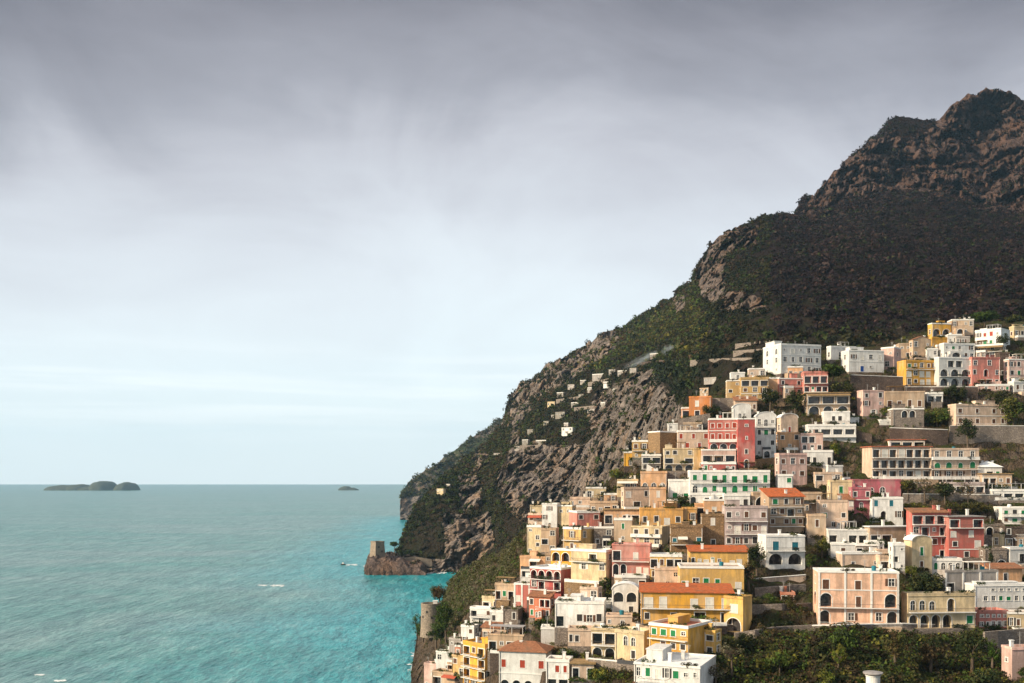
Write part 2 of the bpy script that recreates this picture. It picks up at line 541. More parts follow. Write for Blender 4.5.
# ---------------------------------------------------------------- sea
t = NT('sea_water')
pos = t.world_pos()
g = t.n('ShaderNodeNewGeometry')
shal = t.n('ShaderNodeAttribute', attribute_name='shallow')
patch = t.noise(t.world_pos((0.6, 1.0, 1)), 0.004, 5, 0.6, 0.6)
patch2 = t.noise(t.world_pos((0.25, 1.0, 1)), 0.012, 4, 0.6, 0.4)
deep = t.mix(t.ramp(patch, [(0.36, 0), (0.64, 1)]), (0.125, 0.245, 0.24), (0.045, 0.225, 0.205))
deep = t.mix(t.ramp(patch2, [(0.45, 0), (0.7, 0.8)]), deep, (0.185, 0.275, 0.275))
sh = t.math('ADD', shal.outputs['Fac'], t.math('MULTIPLY', t.math('SUBTRACT', patch2, 0.5), 0.8), True)
col = t.mix(t.ramp(sh, [(0.22, 0), (0.8, 1)]), deep, (0.0, 0.29, 0.33))
chop = t.noise(t.world_pos((1, 0.36, 1)), 0.36, 3, 0.65, 0.4)
chop2 = t.noise(t.world_pos((1, 0.28, 1)), 0.10, 4, 0.65, 0.4)
chop3 = t.noise(t.world_pos((1, 0.25, 1)), 0.035, 4, 0.65, 0.4)
for cc_, k_ in ((chop, 0.62), (chop2, 0.5), (chop3, 0.3)):
    col = t.mix(t.ramp(cc_, [(0.40, k_), (0.54, 0.0)]), col, t.mix(1.0, col, (0.36, 0.52, 0.56), 'MULTIPLY'))
    col = t.mix(t.ramp(cc_, [(0.54, 0.0), (0.70, k_ * 0.6)]), col, (0.30, 0.40, 0.39))
crest = t.noise(t.world_pos((1, 0.3, 1)), 0.16, 6, 0.75)
foamm = t.math('MULTIPLY', t.ramp(crest, [(0.70, 0), (0.75, 1)]), t.ramp(patch2, [(0.45, 0), (0.6, 0.6)]))
col = t.mix(foamm, col, (0.55, 0.6, 0.6))
b1 = t.bump(t.noise(t.world_pos((1, 0.4, 1)), 0.30, 4, 0.66), 0.9, 1.6)
b2 = t.bump(t.noise(t.world_pos((1, 0.3, 1)), 0.07, 3, 0.5), 0.6, 5.0, b1)
t.bsdf.inputs['IOR'].default_value = 1.33
SEA = t.done(col, 0.30, b2, 0.30)
SEA_R = 15500.0
xs = np.concatenate([-np.geomspace(2600, SEA_R, 12)[::-1], np.linspace(-2200, 400, 66), np.geomspace(700, SEA_R, 10)])
ys = np.concatenate([[-SEA_R, -5000, -600], np.linspace(100, 3000, 74), np.geomspace(3600, SEA_R, 12)])
gx, gy = np.meshgrid(xs, ys)
V = np.stack([gx.ravel(), gy.ravel(), np.zeros(gx.size)], -1)
# shallow water along the foot of the cliffs
shore = np.array([(-30, 400), (-42, 455), (-40, 540), (-45, 700), (-40, 860), (-60, 900), (-100, 912), (-130, 905), (-122, 960), (-150, 1100),
                  (-220, 2200)], float)
dmin = np.full(len(V), 1e9)
for (a, b) in zip(shore[:-1], shore[1:]):
    ab = b - a
    tt = np.clip(((V[:, :2] - a) @ ab) / (ab @ ab), 0, 1)
    dmin = np.minimum(dmin, np.linalg.norm(V[:, :2] - (a + tt[:, None] * ab), axis=1))
reach = np.where(V[:, 1] > 1000, 110.0, 125.0)
grid_mesh('sea', V, len(ys), len(xs), SEA, {'shallow': np.exp(-(dmin / reach) ** 1.3)})['kind'] = 'structure'


# ---------------------------------------------------------------- rock and scrub ground
def ground_mat(name, soil1, soil2, green, rock1, rock2, rock3, sc=1.0, terr=False):
    t = NT(name)
    ra = t.n('ShaderNodeAttribute', attribute_name='rock')
    w = t.world_pos()
    n1 = t.noise(w, 0.03 * sc, 5, 0.65)
    n2 = t.noise(w, 0.22 * sc, 5, 0.65)
    ver = t.noise(t.world_pos((1, 1, 0.22)), 0.10 * sc, 6, 0.7, 0.8)
    hor = t.noise(t.world_pos((0.25, 0.25, 1)), 0.12 * sc, 5, 0.7, 0.5)
    soil = t.mix(t.ramp(n2, [(0.38, 0), (0.62, 1)]), soil1, soil2)
    soil = t.mix(t.ramp(n1, [(0.45, 0), (0.6, 1)]), soil, green)
    crk = t.n('ShaderNodeTexVoronoi', feature='DISTANCE_TO_EDGE'); crk.inputs['Scale'].default_value = 0.085 * sc
    nz = t.n('ShaderNodeTexNoise'); nz.inputs['Scale'].default_value = 0.12 * sc; nz.inputs['Detail'].default_value = 4; t.l(w, nz.inputs['Vector'])
    va = t.n('ShaderNodeVectorMath', operation='MULTIPLY_ADD'); t.l(nz.outputs['Color'], va.inputs[0]); va.inputs[1].default_value = (14 / sc,) * 3
    t.l(t.world_pos((1, 1, 0.42)), va.inputs[2]); t.l(va.outputs[0], crk.inputs['Vector'])
    cr = t.ramp(crk.outputs['Distance'], [(0.0, 0.0), (0.16, 1.0)])
    finev = t.noise(t.world_pos((1, 1, 0.35)), 0.45 * sc, 5, 0.75, 0.5)
    rock = t.mix(t.ramp(ver, [(0.36, 0), (0.64, 1)]), rock1, rock2)
    rock = t.mix(t.ramp(t.noise(t.world_pos((1, 1, 0.35)), 0.035 * sc, 4, 0.6), [(0.48, 0), (0.64, 0.85)]), rock, rock3)
    rock = t.mix(t.ramp(finev, [(0.34, 0.6), (0.50, 0)]), rock, mul(rock1, 0.45))
    rock = t.mix(t.ramp(hor, [(0.28, 0.75), (0.46, 0)]), rock, mul(rock1, 0.35))
    rock = t.mix(t.math('MULTIPLY', t.math('SUBTRACT', 1.0, cr), 0.5), rock, mul(rock1, 0.4))  # crack dirt and the shadow inside crevices, both darkened in the colour
    fac = t.ramp(t.math('ADD', ra.outputs['Fac'], t.math('MULTIPLY', t.math('SUBTRACT', n2, 0.5), 0.9)), [(0.40, 0), (0.58, 1)])
    if terr:
        gg = t.n('ShaderNodeNewGeometry'); sp = t.n('ShaderNodeSeparateXYZ'); t.l(gg.outputs['True Normal'], sp.inputs[0])
        steep = t.ramp(sp.outputs['Z'], [(0.45, 1), (0.65, 0)])
        fac = t.math('MAXIMUM', fac, steep)
    pk = t.n('ShaderNodeAttribute', attribute_name='shade_dark')  # carries the cloud shadow painted into the upper mountain's rock and soil colours
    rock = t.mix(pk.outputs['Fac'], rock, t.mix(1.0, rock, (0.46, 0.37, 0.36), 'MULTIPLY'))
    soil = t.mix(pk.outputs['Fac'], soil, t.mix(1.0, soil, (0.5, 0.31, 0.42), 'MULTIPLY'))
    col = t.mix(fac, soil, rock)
    hgt = t.math('ADD', t.math('ADD', t.math('MULTIPLY', ver, 1.6), n2), t.math('ADD', t.math('MULTIPLY', cr, 0.6), finev))
    b = t.bump(hgt, 1.0, 6.0 / sc)
    return t.done(col, 0.97, b, 0.08)


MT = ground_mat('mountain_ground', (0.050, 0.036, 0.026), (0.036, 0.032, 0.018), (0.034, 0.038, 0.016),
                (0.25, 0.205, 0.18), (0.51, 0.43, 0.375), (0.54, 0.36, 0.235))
HT = ground_mat('headland_ground', (0.10, 0.10, 0.06), (0.07, 0.085, 0.04), (0.05, 0.075, 0.035),
                (0.24, 0.21, 0.19), (0.34, 0.29, 0.25), (0.36, 0.25, 0.17))
VT = ground_mat('hillside_ground', (0.085, 0.058, 0.036), (0.055, 0.046, 0.024), (0.055, 0.068, 0.02),
                (0.12, 0.09, 0.068), (0.20, 0.15, 0.11), (0.22, 0.15, 0.09), 4.0, True)

SKYL = [(362, 574), (366, 572), (368, 558), (384, 556), (396, 554), (401, 546), (405, 530), (411, 515), (418, 503), (428, 491), (440, 481), (455, 468), (468, 456),
        (482, 446), (494, 436), (502, 420), (510, 393), (520, 384), (537, 377), (545, 366), (556, 363), (567, 357), (577, 350), (590, 343),
        (605, 332), (625, 326), (642, 315), (660, 305), (672, 297), (676, 291), (686, 286), (694, 279), (696, 270), (699, 261), (706, 252),
        (715, 240), (727, 231), (747, 224), (757, 219), (767, 215), (785, 214), (792, 217), (797, 212), (801, 202), (806, 196), (816, 194),
        (820, 186), (833, 175), (850, 157), (868, 142), (880, 131), (888, 121), (896, 117), (903, 116), (912, 119), (933, 119), (943, 117),
        (948, 111), (953, 106), (968, 96), (977, 93), (985, 91), (1000, 92), (1018, 98), (1030, 101), (1080, 96), (1160, 85)]
xs = np.concatenate([np.arange(362, 560, 1.4), np.arange(560, 1050, 1.6), np.arange(1050, 1165, 3.0), np.arange(1165, 1640, 9.0)])
top = polyline(SKYL, xs)
bot = polyline([(362, 575), (375, 575), (455, 577), (470, 577), (520, 560), (600, 540), (700, 500), (760, 480), (1165, 480), (1640, 480)], xs)
NR = 250
V, GX, GY = sheet(xs, top, bot, NR, DM, [(25, 4), (70, 25), (160, 90), (350, 260), (700, 640)])
x, y = GX.ravel(), GY.ravel()
ROCKS = [[(800, 208), (830, 176), (868, 146), (892, 135), (900, 150), (905, 190), (880, 192), (850, 198), (828, 214), (806, 218)],
         [(905, 150), (930, 128), (950, 112), (985, 90), (1070, 90), (1070, 205), (1000, 208), (940, 200), (915, 190)],
         [(712, 243), (745, 226), (752, 236), (728, 252), (722, 280), (728, 300), (716, 305), (700, 290)],
         [(722, 296), (740, 292), (764, 300), (768, 312), (742, 312), (722, 312)], [(672, 300), (684, 296), (686, 312), (676, 314)],
         [(694, 275), (703, 262), (708, 280), (698, 293)], [(740, 232), (758, 228), (756, 246), (746, 250)], [(820, 256), (830, 258), (828, 272), (818, 270)],
         [(505, 452), (540, 444), (575, 448), (600, 440), (612, 462), (598, 490), (560, 508), (530, 520), (506, 500)],
         [(590, 420), (600, 396), (625, 382), (650, 374), (664, 392), (684, 412), (672, 440), (640, 446), (612, 452), (598, 445)],
         [(446, 516), (486, 516), (492, 545), (478, 560), (452, 572), (445, 545)], [(362, 550), (400, 553), (450, 560), (460, 580), (362, 580)],
         [(505, 390), (520, 384), (540, 378), (560, 360), (590, 346), (600, 356), (575, 376), (540, 394), (512, 400)],
         [(500, 404), (512, 392), (516, 425), (520, 445), (504, 450)], [(500, 466), (512, 470), (505, 496), (494, 490)],
         [(458, 480), (478, 470), (482, 505), (460, 510)], [(470, 452), (485, 440), (488, 462), (474, 470)], [(540, 505), (600, 470), (640, 470), (640, 500), (560, 530)],
         [(534, 380), (546, 364), (577, 348), (607, 331), (616, 348), (592, 366), (562, 388), (538, 398)], [(500, 425), (508, 390), (524, 382), (530, 410), (512, 440)],
         [(600, 470), (625, 440), (640, 450), (630, 475)]]
rock = np.zeros(len(x))
for pg in ROCKS:
    cx_, cy_ = np.mean([q[0] for q in pg]), np.mean([q[1] for q in pg])
    for k, wgt in ((1.12, 0.45), (1.0, 0.3), (0.8, 0.25)):
        rock = np.maximum(rock, 0) + 0
        m = in_poly([(cx_ + (a - cx_) * k, cy_ + (b - cy_) * k) for a, b in pg], x, y)
        rock = np.where(m, np.maximum(rock, {1.12: 0.45, 1.0: 0.75, 0.8: 1.0}[k]), rock)
Vf = V.reshape(-1, 3)
sc = Vf[:, 1] / 1000.0
f1 = fbm(Vf, (0.011, 0.011, 0.011), 4)
f2 = fbm(Vf, (0.05, 0.05, 0.05), 4, 7.0)
r1 = ridged(Vf, (0.035, 0.035, 0.012), 4)
r2 = ridged(Vf, (0.010, 0.010, 0.030), 3)
rock = np.clip(rock * 1.25 + 0.38 * f1 + 0.28 * f2, 0, 1)
r3 = ridged(Vf, (0.09, 0.09, 0.05), 3)
r0 = ridged(Vf, (0.0075, 0.0075, 0.0028), 4)


def blocks(p, sc, warp):
    out = np.empty(len(p))
    for i, (a, b, c) in enumerate(p):
        q = Vector((a * sc[0] + warp[i] * .5, b * sc[1], c * sc[2] + warp[i] * .3))
        dist, pt = mnoise.voronoi(q)
        out[i] = mnoise.cell(pt[0] * 7.31) - 1.2 * max(0.0, 0.16 - (dist[1] - dist[0])) / 0.16
    return out


bk1, bk2 = blocks(Vf, (0.024, 0.024, 0.009), f2), blocks(Vf, (0.075, 0.075, 0.034), f2)
led = np.sin(Vf[:, 2] * 0.16 + f1 * 5.0)
edge = np.ones((V.shape[0], V.shape[1])); edge[:3] = 0.4; edge = edge.ravel()
rk_ = np.clip(rock * 1.6 - 0.3, 0, 1)
dep = (f1 * 13 * sc + f2 * 3.5 * sc - rk_ * (bk1 * np.where(x < 720, 7.0, 15.0) + bk2 * np.where(x < 720, 3.5, 6.0)) * sc - (r0 - 1.0) * np.where(x < 720, 15.0, 36.0) * sc * (0.35 + 0.65 * np.clip(rock * 1.5, 0, 1)) + rock * led * 4.0 * sc + rock * ((r1 - 1.0) * np.where(x < 720, -8.0, -13.0) * sc + (r2 - 1.0) * -8.0 * sc + (r3 - 1.0) * -9.0 * sc)) * edge
up = (f2 * 2.6 * sc + rock * (r1 - 1.0) * 5.0 * sc) * edge
sid = (f1 * 3 * sc) * edge
# slide along the sight line for the big relief so that outlines stay put, then roughen in place
dirv = Vf - np.array([0, 0, ZC]); dirv /= np.linalg.norm(dirv, axis=1)[:, None]
Vf = Vf + dirv * dep[:, None]
Vf[:, 2] += up; Vf[:, 0] += sid * 0.5
MV, MROCK, MX, MY, MSH = Vf, rock, x, y, (V.shape[0], V.shape[1])
tag(grid_mesh('mountain', Vf, V.shape[0], V.shape[1], MT, {'rock': rock, 'shade_dark': np.clip((x - 640) / 140, 0, 1) * np.clip((345 - y) / 70, 0, 1)}), kind='structure')  # painted cloud shade strengthens towards the upper right

# the far headland beyond it
xs = np.arange(400, 640, 1.6)
top = polyline([(400, 500), (404, 489), (408, 482), (416, 477), (425, 472), (434, 466), (442, 460), (452, 452), (465, 442), (476, 434), (485, 429), (493, 424), (503, 418),
                (520, 408), (545, 400), (640, 380)], xs)
bot = polyline([(400, 521), (640, 521)], xs)
V, GX, GY = sheet(xs, top, bot, 90, DH, [(60, 15), (200, 120), (400, 320)])
Vf = V.reshape(-1, 3); x, y = GX.ravel(), GY.ravel()
f1 = fbm(Vf, (0.008, 0.008, 0.008), 4, 3.0); r1 = ridged(Vf, (0.02, 0.02, 0.008), 4)
rock = np.clip(np.where(y > 498, 0.9, 0.42) + 0.5 * f1, 0, 1)
dirv = Vf - np.array([0, 0, ZC]); dirv /= np.linalg.norm(dirv, axis=1)[:, None]
Vf = Vf + dirv * (f1 * 40 + rock * (r1 - 1) * -25)[:, None]
Vf[:, 2] += fbm(Vf, (0.03, 0.03, 0.03), 3) * 7
HV, HROCK = Vf, rock
tag(grid_mesh('headland', Vf, V.shape[0], V.shape[1], HT, {'rock': rock}), kind='structure')

# the village hillside, stepped into terraces
xs = np.concatenate([np.arange(411, 470, 1.0), np.arange(470, 1165, 1.8), np.arange(1165, 1640, 7.0)])
VTOP = [(411, 672), (414, 655), (417, 634), (421, 625), (440, 622), (443, 600), (448, 585), (460, 573), (478, 562), (500, 552), (514, 543), (521, 530), (528, 522),
        (540, 510), (556, 505), (575, 500), (600, 487), (615, 474), (624, 462), (640, 444), (660, 432), (690, 410), (705, 398), (727, 384), (760, 364), (768, 352),
        (830, 347), (880, 345), (930, 328), (1000, 320), (1165, 315)]
top = polyline(VTOP, xs)
bot = np.where(xs < 480, 760.0, 790.0)
V, GX, GY = sheet(xs, top, bot, 230, DV, [(8, 4), (25, 18), (60, 60), (140, 150)])
Vf = V.reshape(-1, 3); x, y = GX.ravel(), GY.ravel()
f1 = fbm(Vf, (0.03, 0.03, 0.03), 3, 5.0); f2 = fbm(Vf, (0.16, 0.16, 0.16), 4, 1.0)
edge = np.ones((V.shape[0], V.shape[1])); edge[-8:] = 0.4; edge = edge.ravel()
STEP = 4.2
zz = Vf[:, 2] / STEP + f1 * 1.1
fr = zz - np.floor(zz)
st = np.clip((fr - 0.72) / 0.28, 0, 1)
cliff = np.clip(np.where(x < 460, (460 - x) / 25, 0), 0, 1) + in_poly([(500, 600), (520, 540), (470, 560), (440, 590), (440, 640), (470, 600)], x, y) * 0.8
cliff = np.clip(cliff, 0, 1)
Vf[:, 2] += (st - fr) * STEP * 0.85 * (1 - cliff) * edge
Vf[:, 2] += f2 * 0.5 * edge
r1 = ridged(Vf, (0.10, 0.10, 0.03), 4)
rock = np.clip(np.where(x < 436, 1.0, 0.12) + 0.45 * f1 + in_poly([(640, 436), (680, 412), (705, 402), (710, 425), (660, 440)], x, y) * 0.5, 0, 1)
Vf[:, 1] -= (r1 - 1) * 3.0 * np.where(x < 445, 1, 0.05) * edge
VV, VX, VY, VROCK = Vf, x, y, rock
tag(grid_mesh('hillside', Vf, V.shape[0], V.shape[1], VT, {'rock': rock}), kind='structure')

# ---------------------------------------------------------------- islands far out
ISL = plain('island_scrub', (0.075, 0.085, 0.06), 0.95, 0.05, 0.4)


def island(label, humps, dist, name='island'):
    n_u, n_v = 90, 30
    x0 = min(h_[0] - h_[1] for h_ in humps); x1 = max(h_[0] + h_[1] for h_ in humps)
    Xw = lambda px: (px - CX) / F * dist
    wid = Xw(x1) - Xw(x0)
    V = np.zeros((n_v, n_u, 3))
    for j in range(n_v):
        for i in range(n_u):
            u, v = i / (n_u - 1), j / (n_v - 1)
            px = x0 + (x1 - x0) * u
            z = -4.0
            for hx, hw, hh in humps:
                a = (px - hx) / hw
                b = (v - 0.5) * 2
                q = 1 - abs(a) ** 2.4 - b * b
                if q > 0: z = max(z, hh * dist / F * q ** 0.5)
            X, Yw = Xw(px), dist + (v - 0.5) * wid * 0.5
            if z > 0: z += 6 * mnoise.fractal(Vector((X * 0.02, Yw * 0.02, 0)), 0.9, 2.1, 3) + 1
            V[j, i] = (X, Yw, z)
    o = grid_mesh(name, V.reshape(-1, 3), n_v, n_u, ISL)
    tag(o, label, 'island', None, 'structure')


ID = ZC / (490.3 - HY) * 1000
island('long low rocky island with three humps on the horizon', [(66, 19, 4.8), (80, 11, 5.6), (104, 12.5, 9.2), (92, 12, 3.5), (127, 9.5, 7.8)], ID)
island('tiny lone rocky islet on the horizon', [(345, 7, 4.0), (351, 8, 2.2)], ID)


# ---------------------------------------------------------------- where the ground really is, along a sight line
from mathutils.bvhtree import BVHTree


def bvh_of(name):
    me = bpy.data.objects[name].data
    co = np.empty(len(me.vertices) * 3, np.float32); me.vertices.foreach_get('co', co)
    ix = np.empty(len(me.loops), np.int32); me.loops.foreach_get('vertex_index', ix)
    return BVHTree.FromPolygons([tuple(v) for v in co.reshape(-1, 3).tolist()], ix.reshape(-1, 4).tolist())


BV, BM = bvh_of('hillside'), bvh_of('mountain')


def ground(x, y, D):
    d0 = D.one(x, y)
    hit = (BV if D is DV else BM).ray_cast(Vector((0, 0, ZC)), P(x, y, 1.0) - Vector((0, 0, ZC)))
    if hit[0] is None: return d0
    lim = 7.0 if D is DV else 90.0
    return min(max(hit[0].y, d0 - lim), d0 + lim)


# rock shelf that the square tower stands on
V = []
nu, nv = 70, 34
for j in range(nv):
    for i in range(nu):
        px = 365 + 62 * i / (nu - 1)
        d0 = 872 + 70 * j / (nv - 1)
        u, v = i / (nu - 1), j / (nv - 1)
        topz = ZC - (polyline([(365, 562), (369, 557), (390, 557), (400, 560), (415, 564), (427, 566)], px) - HY) / F * 895
        e_ = min(1.0, min(u / .07, (1 - u) / .1, v / .22) if v > 0 else 0)
        q = P(px, 500, d0)
        nz_ = 1.9 * mnoise.fractal(Vector((q.x * .14, d0 * .14, 0)), .7, 2.1, 5)
        V.append((q.x + nz_, d0 + nz_ * 2, -3 + (topz + 3) * max(0, e_) ** .45 + nz_ * 1.6 * e_))
V = np.array(V)
tag(grid_mesh('sea_rocks', V, nv, nu, MT, {'rock': np.ones(len(V)), 'shade_dark': np.full(len(V), .7)}), kind='structure')  # here the same attribute only makes the rock itself darker
# ---------------------------------------------------------------- houses
RECTS = []          # picture areas taken by houses, so that shrubs grow between them
GAPS = {'iron': 0.5}
_WC = {}


def win_mesh(kind, ww, wh, dep):
    """surround standing proud of the wall, pane at the back of the opening, closed or folded shutters"""
    ww, wh = max(0.3, round(ww * 5) / 5), max(0.3, round(wh * 5) / 5)
    key = (kind, ww, wh, dep)
    if key in _WC: return _WC[key]
    m = MB(); a = ww / 2
    arch = kind in 'aAeE'
    pts_in = [(-a, 0), (a, 0)]
    if arch:
        r = min(a, wh * 0.6)
        pts_in += [(a * math.cos(k * math.pi / 8), wh - r + r * math.sin(k * math.pi / 8)) for k in range(9)]
    else:
        pts_in += [(a, wh), (-a, wh)]
    m.poly([(px, dep - 0.02, pz) for px, pz in pts_in], 1)
    # sash bars
    if kind not in 'oAE':
        bw = 0.05
        m.box(-bw, bw, dep - 0.10, dep - 0.03, 0.02, wh - 0.04, 0)
        m.box(-a + 0.01, -bw, dep - 0.095, dep - 0.035, wh * 0.55, wh * 0.55 + 0.08, 0)
        m.box(bw, a - 0.01, dep - 0.095, dep - 0.035, wh * 0.55, wh * 0.55 + 0.08, 0)
    # surround
    s = 0.16 if kind not in 'oAE' else 0.2
    if arch:
        ring = pts_in[1:] + [pts_in[0]]
        for k in range(len(ring) - 1):
            (x0, z0), (x1, z1) = ring[k], ring[k + 1]
            def outp(px, pz):
                c = wh - min(a, wh * 0.6)
                if pz <= c + 1e-6: return (px + math.copysign(s, px), pz)
                L = math.hypot(px, pz - c) or 1
                return (px * (L + s) / L, c + (pz - c) * (L + s) / L)
            o0, o1 = outp(x0, z0), outp(x1, z1)
            m.poly([(x0, -0.05, z0), (x1, -0.05, z1), (o1[0], -0.05, o1[1]), (o0[0], -0.05, o0[1])], 0)
            m.poly([(o0[0], -0.05, o0[1]), (o1[0], -0.05, o1[1]), (o1[0], 0.0, o1[1]), (o0[0], 0.0, o0[1])], 0)
    elif kind not in 'k':
        m.box(-a - s, -a + 0.01, -0.05, 0.03, -0.02, wh + s, 0)
        m.box(a - 0.01, a + s, -0.05, 0.03, -0.02, wh + s, 0)
        m.box(-a + 0.012, a - 0.012, -0.045, 0.03, wh - 0.01, wh + s, 0)
        m.box(-a - s - 0.1, a + s + 0.1, -0.12, 0.03, -0.14, -0.022, 0)
    me = m.mesh('window', [M('trim'), M('glass')])
    sh = None
    col = dict(g='sh_g', b='sh_b', r='sh_r', t='sh_t', u='sh_u', v='sh_w', n='sh_k', G='sh_g', D='sh_b', T='sh_t', U='sh_u', e='sh_g', R='sh_r', N='sh_k', V='sh_w').get(kind)
    if col:
        q = MB()
        y0, y1 = 0.02, 0.07
        for sx in (-1, 1):
            xa, xb = sorted((sx * 0.015, sx * (a - 0.015)))
            q.box(xa, xb, y0, y1, 0.03, wh - 0.03)
            for k in range(int(wh / 0.22)):
                q.box(xa + 0.05, xb - 0.05, y0 - 0.025, y0 + 0.002, 0.1 + k * 0.22, 0.2 + k * 0.22)
        sh = [q.mesh('shutter', M(col))]
    elif kind in 'wd' and ww < 1.5 and (len(_WC) % 2):
        sh = []; key_ = ('sh_b', 'sh_k', 'sh_w')[len(_WC) % 3]
        for sx in (-1, 1):
            q = MB(); xa, xb = sorted((sx * (a + s + 0.03), sx * (a + s + 0.03 + ww * 0.45)))
            q.box(xa, xb, -0.06, -0.012, 0.0, wh); sh.append(q.mesh('shutter', M(key_)))
    _WC[key] = (me, sh)
    return _WC[key]


# kind letter: (width share of the bay, most metres wide, height share of the storey, most metres high, sill share)
KIND = dict(w=(.5, 1.5, .56, 2.0, .26), s=(.4, .9, .28, .9, .42), d=(.5, 1.4, .68, 2.5, .04), a=(.55, 1.7, .62, 2.4, .12), A=(.74, 4.0, .80, 3.6, .02),
            o=(.80, 5.0, .70, 2.7, .04), k=(.42, .9, .42, 1.0, .3), g=(.5, 1.5, .52, 1.9, .26), b=(.5, 1.3, .5, 1.7, .28), r=(.5, 1.4, .52, 1.8, .26),
            t=(.5, 1.4, .52, 1.8, .28), u=(.5, 1.4, .52, 1.8, .28), v=(.5, 1.6, .6, 2.1, .14), n=(.5, 1.3, .5, 1.8, .28),
            G=(.55, 1.6, .7, 2.5, .03), D=(.5, 1.5, .7, 2.5, .03), T=(.5, 1.5, .72, 2.5, .03), U=(.55, 1.8, .72, 2.5, .03), R=(.5, 1.5, .7, 2.5, .03),
            N=(.5, 1.4, .7, 2.4, .03), V=(.55, 1.7, .7, 2.4, .03), e=(.55, 1.7, .62, 2.4, .12), E=(.74, 4.0, .80, 3.6, .02))


def facade(mb, org, u, n, W, z0, H, rows, wins, rnd=None):
    """wall with real openings. org: lower left corner; u: along the wall; n: outward. rows run from the top storey down"""
    org, u, n = Vector(org), Vector(u), Vector(n)
    up = Vector((0, 0, 1))
    pt = lambda a, c, r=0.0: org + u * a + up * c - n * r

    def quad(a0, a1, c0, c1, r=0.0):
        if a1 - a0 > 1e-4 and c1 - c0 > 1e-4:
            mb.poly((pt(a0, c0, r), pt(a1, c0, r), pt(a1, c1, r), pt(a0, c1, r)))
    nr = len(rows)
    if nr == 0:
        quad(0, W, z0, H); return
    rh = H / nr
    if z0 < 0: quad(0, W, z0, 0)
    for k, row in enumerate(rows):
        zb = H - (k + 1) * rh
        cells = [c for c in row if c.isalpha() or c == '.']
        if not cells:
            quad(0, W, zb, zb + rh); continue
        bw = W / len(cells)
        for i, c in enumerate(cells):
            a0, a1 = i * bw, (i + 1) * bw
            if c == '.':
                quad(a0, a1, zb, zb + rh); continue
            ks, km, hs, hm, ss = KIND[c]
            ww = min(max(ks * bw, 0.5), km, bw * 0.92); wh = min(hs * rh, hm)
            mid = (a0 + a1) / 2
            if rnd and c not in 'oAE':
                ww = min(ww * rnd.uniform(.85, 1.2), bw * .9); wh *= rnd.uniform(.88, 1.1); mid += rnd.uniform(-.08, .08) * (bw - ww)
            p0, p1 = mid - ww / 2, mid + ww / 2
            q0 = zb + ss * rh; q1 = q0 + wh
            dep = 1.3 if c in 'oAE' else 0.22
            quad(a0, p0, zb, zb + rh); quad(p1, a1, zb, zb + rh)
            quad(p0, p1, zb, q0); quad(p0, p1, q1, zb + rh)
            if c in 'aAeE':
                r = min(ww / 2, wh * 0.6); cz = q1 - r
                arc = [(mid + ww / 2 * math.cos(j * math.pi / 8), cz + r * math.sin(j * math.pi / 8)) for j in range(9)]
                for j in range(4):
                    mb.poly((pt(p1, q1), pt(*arc[j + 1]), pt(*arc[j])))
                    mb.poly((pt(p0, q1), pt(*arc[8 - j]), pt(*arc[7 - j])))
                path = [(p0, q0), (p0, cz)] + arc[::-1][1:-1] + [(p1, cz), (p1, q0), (p0, q0)]
            else:
                path = [(p0, q0), (p0, q1), (p1, q1), (p1, q0), (p0, q0)]
            for (x0, c0), (x1, c1) in zip(path[:-1], path[1:]):
                mb.poly((pt(x0, c0), pt(x0, c0, dep), pt(x1, c1, dep), pt(x1, c1)))
            wins.append((c, ww, wh, dep, pt(mid, q0), math.atan2(u.y, u.x)))


def railing_mesh(m, x0, x1, y0, y1, z, solid):
    if solid:
        for bx in ((x0, x1, y0, y0 + 0.12), (x0, x0 + 0.12, y0 + 0.121, y1), (x1 - 0.12, x1, y0 + 0.121, y1)):
            m.box(*bx, z, z + 0.9)
    else:
        for bx in ((x0, x1, y0, y0 + 0.06), (x0, x0 + 0.06, y0 + 0.061, y1), (x1 - 0.06, x1, y0 + 0.061, y1)):
            m.box(*bx, z + 0.92, z + 0.98)
        n = max(2, int((x1 - x0) / 0.3))
        for k in range(n + 1):
            xx = x0 + 0.02 + (x1 - x0 - 0.04) * k / n
            m.box(xx - 0.02, xx + 0.02, y0 + 0.01, y0 + 0.05, z, z + 0.919)


_CR = {}


def plant_clump_mesh(k):  # leaf clumps for potted plants on roofs and balconies, bushes at the foot
    if k not in _CR:
        pal = [[(.045, .065, .016)], [(.03, .045, .014)], [(.085, .09, .022)], [(.05, .045, .02)], [(.06, .085, .02)]][k]
        n = 14
        cen = np.stack([RNG.uniform(-1, 1, n), RNG.uniform(-.3, .3, n), RNG.uniform(-.5, .5, n)], -1)
        o = leaf_object('plant_clump', cen, np.full((n, 3), .38), 26, np.full(n, .13), np.repeat(np.array(pal), n, 0) * RNG.uniform(.7, 1.3, (n, 1)))
        _CR[k] = o.data
        bpy.data.objects.remove(o)
    return _CR[k]


